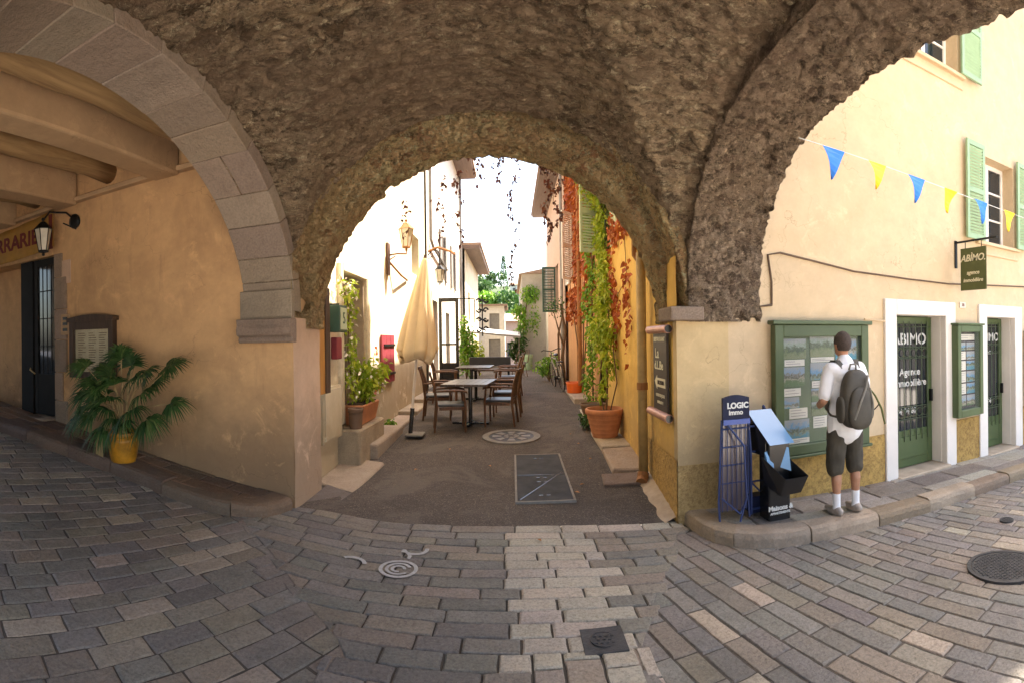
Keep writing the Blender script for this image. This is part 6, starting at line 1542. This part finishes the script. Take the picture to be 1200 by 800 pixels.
fans = [(-35, .62, .55, .30), (-5, .68, .62, .26), (35, .55, .6, .32), (170, .6, .42, .3), (195, .5, .30, .28), (150, .45, .55, .28), (215, .48, .6, .26), (250, .42, .42, .28), (285, .40, .45, .27), (310, .5, .22, .28), (335, .6, .15, .3), (5, .62, .28, .28), (20, .4, .45, .26),
        (90, .3, .62, .26), (120, .3, .7, .26), (265, .3, .2, .26), (180, .55, .15, .26), (228, .42, .12, .26), (60, .35, .5, .26), (300, .25, .68, .28), (270, .22, .1, .22), (200, .3, .35, .27), (240, .2, .5, .28), (320, .38, .5, .28), (340, .42, .36, .28), (275, .42, .3, .27), (215, .3, .25, .26), (295, .45, .1, .26), (160, .35, .3, .26), (10, .3, .1, .25), (250, .3, .0, .25), (350, .2, .6, .25), (190, .62, .05, .24)]
for (a, out, zz, rad) in fans:
    a = R(a + lr.uniform(-6, 6)); o = Vector((math.cos(a) * out, math.sin(a) * out * .62, zz)); o.z = o.z * 1.12 + .06; tip = pc + o
    if tip.y > 4.36: tip.y = 4.36
    st2.tube([pc + Vector((math.cos(a) * .03, math.sin(a) * .03, .1)), pc + o * .5 + Vector((0, 0, .14)), tip], [.009, .007, .005], 5)
    dv = Vector((o.x * 1.2, o.y, zz * .5 - .02)) ; 
    if dv.y > .05: dv.y = .05
    fan(tip, dv + Vector((0, -.05, .0)), (0, -.55, 1), rad * 1.08, 30, 185, .35 + max(0, .4 - zz))
st2.build('stalk', 'straw', pl); fr.build('frond', 'palm', pl)
dr = MB()
for _ in range(26):
    x = lr.uniform(-.27, -.15); dr.tube([pc + Vector((x, -.05, .12)), pc + Vector((x - .03, -.12, -.1)), pc + Vector((x - .02 + lr.uniform(-.03, .03), -.13, -.36))], .004, 4)
dr.build('dead_frond', 'straw', pl)

# ================================================================== THE MAN
def skin_obj(joints, edges, sub=2, root=0):
    """limbs as closely spaced ellipsoids with interpolated radii, welded afterwards into one continuous skin"""
    b = MB()
    for (i, j) in edges:
        a, c = joints[i], joints[j]; ra = a[3] if isinstance(a[3], tuple) else (a[3], a[3]); rc_ = c[3] if isinstance(c[3], tuple) else (c[3], c[3])
        L = (Vector(a[:3]) - Vector(c[:3])).length; n = max(2, int(L / (0.22 * min(ra + rc_)))); d = (Vector(c[:3]) - Vector(a[:3])).normalized()
        for k in range(n + 1):
            t = k / n; p = Vector(a[:3]).lerp(Vector(c[:3]), t); rx = ra[0] + (rc_[0] - ra[0]) * t; ry = ra[1] + (rc_[1] - ra[1]) * t; rz = min(rx, ry)
            if abs(d.z) < .6: rz = min(rx, ry); rx = ry = (rx + ry) / 2 if max(rx, ry) < .08 else rx
            b.sphere(p, 1.0, 14, 10, (rx, ry, rz))
    me = bpy.data.meshes.new('s'); me.from_pydata(b.v, [], b.f); return me
def join_meshes(ms):
    bm = bmesh.new()
    for m in ms: bm.from_mesh(m)
    out = bpy.data.meshes.new('j'); bm.to_mesh(out); bm.free(); return out
def remesh(me, vox, smooth=4):
    o = bpy.data.objects.new('r', me); C.objects.link(o); r_ = o.modifiers.new('r', 'REMESH'); r_.mode = 'VOXEL'; r_.voxel_size = vox
    s_ = o.modifiers.new('s', 'SMOOTH'); s_.factor = .5; s_.iterations = smooth
    bpy.context.view_layer.update(); dg = bpy.context.evaluated_depsgraph_get(); m2 = bpy.data.meshes.new_from_object(o.evaluated_get(dg)); bpy.data.objects.remove(o)
    for p in m2.polygons: p.use_smooth = True
    return m2
def put(name, me, mat, parent=None, off=None):
    me.name = name; me.materials.clear(); me.materials.append(M[mat]); o = bpy.data.objects.new(name, me); C.objects.link(o)
    if parent is not None: o.parent = parent
    return o
MX, MY, MZ, MR = 2.90, 3.83, g(2.9) + .124, R(-6)
def sph(c, r, sc=(1, 1, 1), nu=16, nv=12):
    b = MB().sphere(c, r, nu, nv, sc); me = bpy.data.meshes.new('q'); me.from_pydata(b.v, [], b.f); return me
def chain(js, sub=2):
    return skin_obj(js, [(i, i + 1) for i in range(len(js) - 1)], sub)
# local frame: +Y is where he faces, Z up, height 1.66
Jt = [(0, 0, .88, (.155, .11)), (0, -.005, 1.02, (.145, .10)), (0, -.01, 1.16, (.155, .105)), (0, -.015, 1.30, (.165, .10)), (0, -.01, 1.385, (.10, .07)), (0, .015, 1.44, (.055, .058)), (0, .025, 1.49, (.055, .058)),
      (.17, -.015, 1.345, (.055, .055)), (.215, -.02, 1.22, (.046, .046)), (.235, -.01, 1.075, (.040, .040)), (.20, .12, 1.04, (.034, .034)), (.13, .215, 1.06, (.026, .022)),
      (-.17, -.015, 1.345, (.055, .055)), (-.225, -.03, 1.22, (.046, .046)), (-.26, -.04, 1.075, (.041, .041)), (-.235, .09, 1.02, (.037, .036)), (-.15, .2, 1.06, (.026, .022)),
      (.09, 0, .80, (.088, .09)), (.105, .005, .62, (.075, .078)), (.11, .01, .45, (.054, .056)), (.112, -.012, .32, (.054, .056)), (.112, -.01, .14, (.034, .036)), (.112, -.012, .07, (.034, .036)),
      (-.09, 0, .80, (.088, .09)), (-.10, .005, .62, (.075, .078)), (-.105, .01, .45, (.054, .056)), (-.11, -.012, .32, (.054, .056)), (-.112, -.01, .14, (.034, .036)), (-.112, -.012, .07, (.034, .036))]
Ed = [(0, 1), (1, 2), (2, 3), (3, 4), (4, 5), (5, 6), (3, 7), (7, 8), (8, 9), (9, 10), (10, 11), (3, 12), (12, 13), (13, 14), (14, 15), (15, 16), (0, 17), (17, 18), (18, 19), (19, 20), (20, 21), (21, 22), (0, 23), (23, 24), (24, 25), (25, 26), (26, 27), (27, 28)]
parts = [skin_obj(Jt, Ed, 2)]
hc = Vector((-.005, .03, 1.575))
parts += [sph(hc, .088, (.87, 1.06, 1.16)), sph(hc + Vector((0, .045, -.055)), .056, (.95, .9, .95)), sph(hc + Vector((0, .098, -.01)), .016, (.8, 1.1, 1.5)), sph(hc + Vector((0, .088, -.045)), .018, (1.5, .6, .6))]
for s_ in (-1, 1): parts += [sph(hc + Vector((s_ * .078, -.002, -.01)), .026, (.38, .72, 1.15)), sph(hc + Vector((s_ * .03, .078, .008)), .013, (1.2, .7, .7))]
for s_, w_ in ((1, Jt[11]), (-1, Jt[16])):
    wr = Vector(w_[:3]); dirh = Vector((-s_ * .75, .55, .1)).normalized(); ua = Vector((0, .1, 1)).normalized(); lat = dirh.cross(ua).normalized()
    parts.append(chain([(*wr, .024), (*(wr + dirh * .04), (.034, .02)), (*(wr + dirh * .085), (.037, .017))], 2))
    for k, L in enumerate((.062, .074, .078, .068)):
        b0_ = wr + dirh * .08 + ua * (.027 - .018 * k); c1 = b0_ + dirh * L * .5; c2 = b0_ + dirh * L * .85 - lat * .018 * s_
        parts.append(chain([(*b0_, .0095), (*c1, .009), (*c2, .008)], 1))
    tb = wr + dirh * .03 + ua * .028; parts.append(chain([(*tb, .011), (*(tb + dirh * .03 + ua * .028), .010), (*(tb + dirh * .055 + ua * .036), .0085)], 1))
body = remesh(join_meshes(parts), .0065, 3)
man = thing('person', 'man in a white shirt and dark shorts, seen from behind reading the display board', 'person', (MX, MY, MZ), MR)
put('body', body, 'skin', man)
M['shirt'] = plain('white_cotton', (0.72, 0.72, 0.74), 0.85, var=.05, vs=12, bs=.35, bscale=9); M['shorts'] = plain('dark_olive_cotton', (0.05, 0.042, 0.03), 0.85, var=.25, vs=9, bs=.6, bscale=9)
M['hair'] = plain('short_brown_hair', (0.05, 0.033, 0.025), 0.8, var=.5, vs=70, bs=1.0, bscale=120); M['shoe'] = plain('pale_suede', (0.35, 0.3, 0.26), 0.85, var=.2, vs=18); M['pack'] = plain('olive_brown_nylon', (0.05, 0.043, 0.032), 0.65, var=.25, vs=10, bs=.3, bscale=14); M['packgrey'] = plain('grey_nylon_panel', (0.16, 0.145, 0.12), 0.6)
M['strap'] = plain('olive_webbing', (0.09, 0.10, 0.03), .8)
sj = [(0, -.0, .79, (.198, .150)), (0, -.005, .92, (.186, .138)), (0, -.01, 1.03, (.166, .122)), (0, -.01, 1.17, (.172, .124)), (0, -.015, 1.30, (.176, .115)), (0, -.008, 1.40, (.095, .078)), (0, .005, 1.435, (.064, .064)),
      (.17, -.015, 1.345, (.075, .072)), (.215, -.02, 1.22, (.068, .066)), (.228, -.015, 1.13, (.066, .062)), (-.17, -.015, 1.345, (.075, .072)), (-.222, -.03, 1.22, (.068, .066)), (-.245, -.035, 1.12, (.066, .062))]
se_ = [(0, 1), (1, 2), (2, 3), (3, 4), (4, 5), (5, 6), (4, 7), (7, 8), (8, 9), (4, 10), (10, 11), (11, 12)]
def rumple(me, amp, sc_):
    for v in me.vertices: v.co += Vector((noise.noise(v.co * sc_), noise.noise(v.co * sc_ + Vector((5, 5, 5))), 0)) * amp
    return me
put('shirt', rumple(remesh(skin_obj(sj, se_, 2), .009, 2), .012, 9), 'shirt', man)
oj = [(0, 0, .90, (.150, .108)), (0, 0, .82, (.168, .120)), (.092, 0, .74, (.108, .112)), (.108, .005, .6, (.098, .10)), (.114, .008, .44, (.094, .095)), (-.092, 0, .74, (.108, .112)), (-.108, .005, .6, (.098, .10)), (-.112, .008, .44, (.094, .095))]
put('shorts', rumple(remesh(skin_obj(oj, [(0, 1), (1, 2), (2, 3), (3, 4), (1, 5), (5, 6), (6, 7)], 2), .009, 2), .016, 10), 'shorts', man)
hm = sph(hc + Vector((0, -.014, .02)), .097, (.90, 1.03, 1.10), 28, 20)
bm = bmesh.new(); bm.from_mesh(hm)
bmesh.ops.delete(bm, geom=[v for v in bm.verts if (v.co.y > hc.y + .05 and v.co.z < hc.z + .055) or v.co.z < hc.z - .062 or (abs(v.co.x) > .06 and v.co.z < hc.z - .0 and v.co.y > hc.y - .02)], context='VERTS'); 
for v in bm.verts: v.co += v.normal * .004 * noise.noise(v.co * 60)
bm.to_mesh(hm); bm.free()
ho = put('hair', hm, 'hair', man); ho.modifiers.new('s', 'SOLIDIFY').thickness = .008
for p in hm.polygons: p.use_smooth = True
for s_ in (-1, 1):
    x = .112 * s_
    put('sock', remesh(chain([(x, -.012, .19, .043), (x, -.012, .12, .040), (x, -.012, .06, .042), (x, .0, .045, .040)], 2), .006, 2), 'shirt', man)
    put('shoe', remesh(join_meshes([chain([(x, -.075, .042, (.038, .034)), (x, -.02, .045, (.044, .042)), (x + .008 * s_, .06, .038, (.047, .032)), (x + .012 * s_, .14, .032, (.042, .024)), (x + .012 * s_, .175, .028, (.03, .018))], 2), sph((x, .04, .012), .05, (.95, 2.6, .25))]), .006, 2), 'shoe', man)
# backpack
bpk = thing('backpack', 'dark olive backpack with loose straps worn on the man\'s back', 'backpack', (MX, MY, MZ), MR)
def sbox(c, h, e=3.2, nu=28, nv=20, taper=0.0):
    b = MB(); vs = []
    f_ = lambda a, k: math.copysign(abs(a) ** (2 / k), a)
    for j in range(nv + 1):
        ph = -PI / 2 + PI * j / nv
        for i in range(nu):
            t = 2 * PI * i / nu; zz = f_(math.sin(ph), e); k = 1 - taper * zz
            vs.append((c[0] + h[0] * k * f_(math.cos(ph), e) * f_(math.cos(t), e), c[1] + h[1] * k * f_(math.cos(ph), e) * f_(math.sin(t), e), c[2] + h[2] * zz))
    b.add(vs, [(j * nu + i, j * nu + (i + 1) % nu, (j + 1) * nu + (i + 1) % nu, (j + 1) * nu + i) for j in range(nv) for i in range(nu)]); return b
sbox((0, -.205, 1.09), (.16, .095, .265), 2.9, taper=.12).build('main_bag', 'pack', bpk, smooth=True, local=True)
sbox((0.0, -.295, 1.01), (.13, .055, .19), 2.6, taper=.12).build('pocket', 'pack', bpk, smooth=True, local=True)
for s_ in (-1, 1): sbox((s_ * .165, -.2, 1.0), (.03, .07, .12), 2.5).build('side_pocket', 'pack', bpk, smooth=True, local=True)
MB().tube([(-.09, -.335, .92), (-.03, -.353, 1.08), (.05, -.325, 1.2), (.09, -.29, 1.3)], .012, 6).build('zip_trim', 'packgrey', bpk, local=True)
MB().tube([(.11, -.33, .93), (.12, -.335, 1.06), (.10, -.315, 1.19)], .008, 6).build('zip_trim', 'packgrey', bpk, local=True)
MB().tube([(-.04, -.16, 1.35), (-.03, -.17, 1.40), (.03, -.17, 1.40), (.04, -.16, 1.35)], .010, 6).build('grab_loop', 'packgrey', bpk, local=True)
for s_ in (-1, 1):
    m = MB(); n = 9; P_s = [(s_ * .08, -.13, 1.36), (s_ * .105, -.06, 1.425), (s_ * .115, .02, 1.425), (s_ * .125, .09, 1.37), (s_ * .13, .115, 1.25), (s_ * .14, .11, 1.1), (s_ * .17, .05, .98), (s_ * .18, -.06, .93), (s_ * .15, -.17, .92)]
    vs = []
    for p in P_s: vs += [(p[0] - .026, p[1], p[2]), (p[0] + .026, p[1], p[2]), (p[0] + .026, p[1] * 1.0 + .008, p[2] + .010), (p[0] - .026, p[1] + .008, p[2] + .010)]
    m.add(vs, [(4 * i + k, 4 * i + (k + 1) % 4, 4 * i + 4 + (k + 1) % 4, 4 * i + 4 + k) for i in range(n - 1) for k in range(4)] + [(0, 1, 2, 3), (32, 33, 34, 35)]); m.build('shoulder_strap', 'pack', bpk, local=True)
MB().tube([(.15, -.16, 1.22), (.24, -.2, 1.1), (.30, -.22, .98), (.335, -.23, .83)], [.006, .010, .012, .010], 6).build('loose_strap', 'strap', bpk, local=True)
MB().tube([(.16, -.2, .95), (.22, -.22, .98), (.27, -.22, 1.02)], .006, 6).build('loose_strap', 'blackplastic', bpk, local=True)

man.scale = (.93, .93, 1.0); bpk.scale = (.93, .93, 1.0)
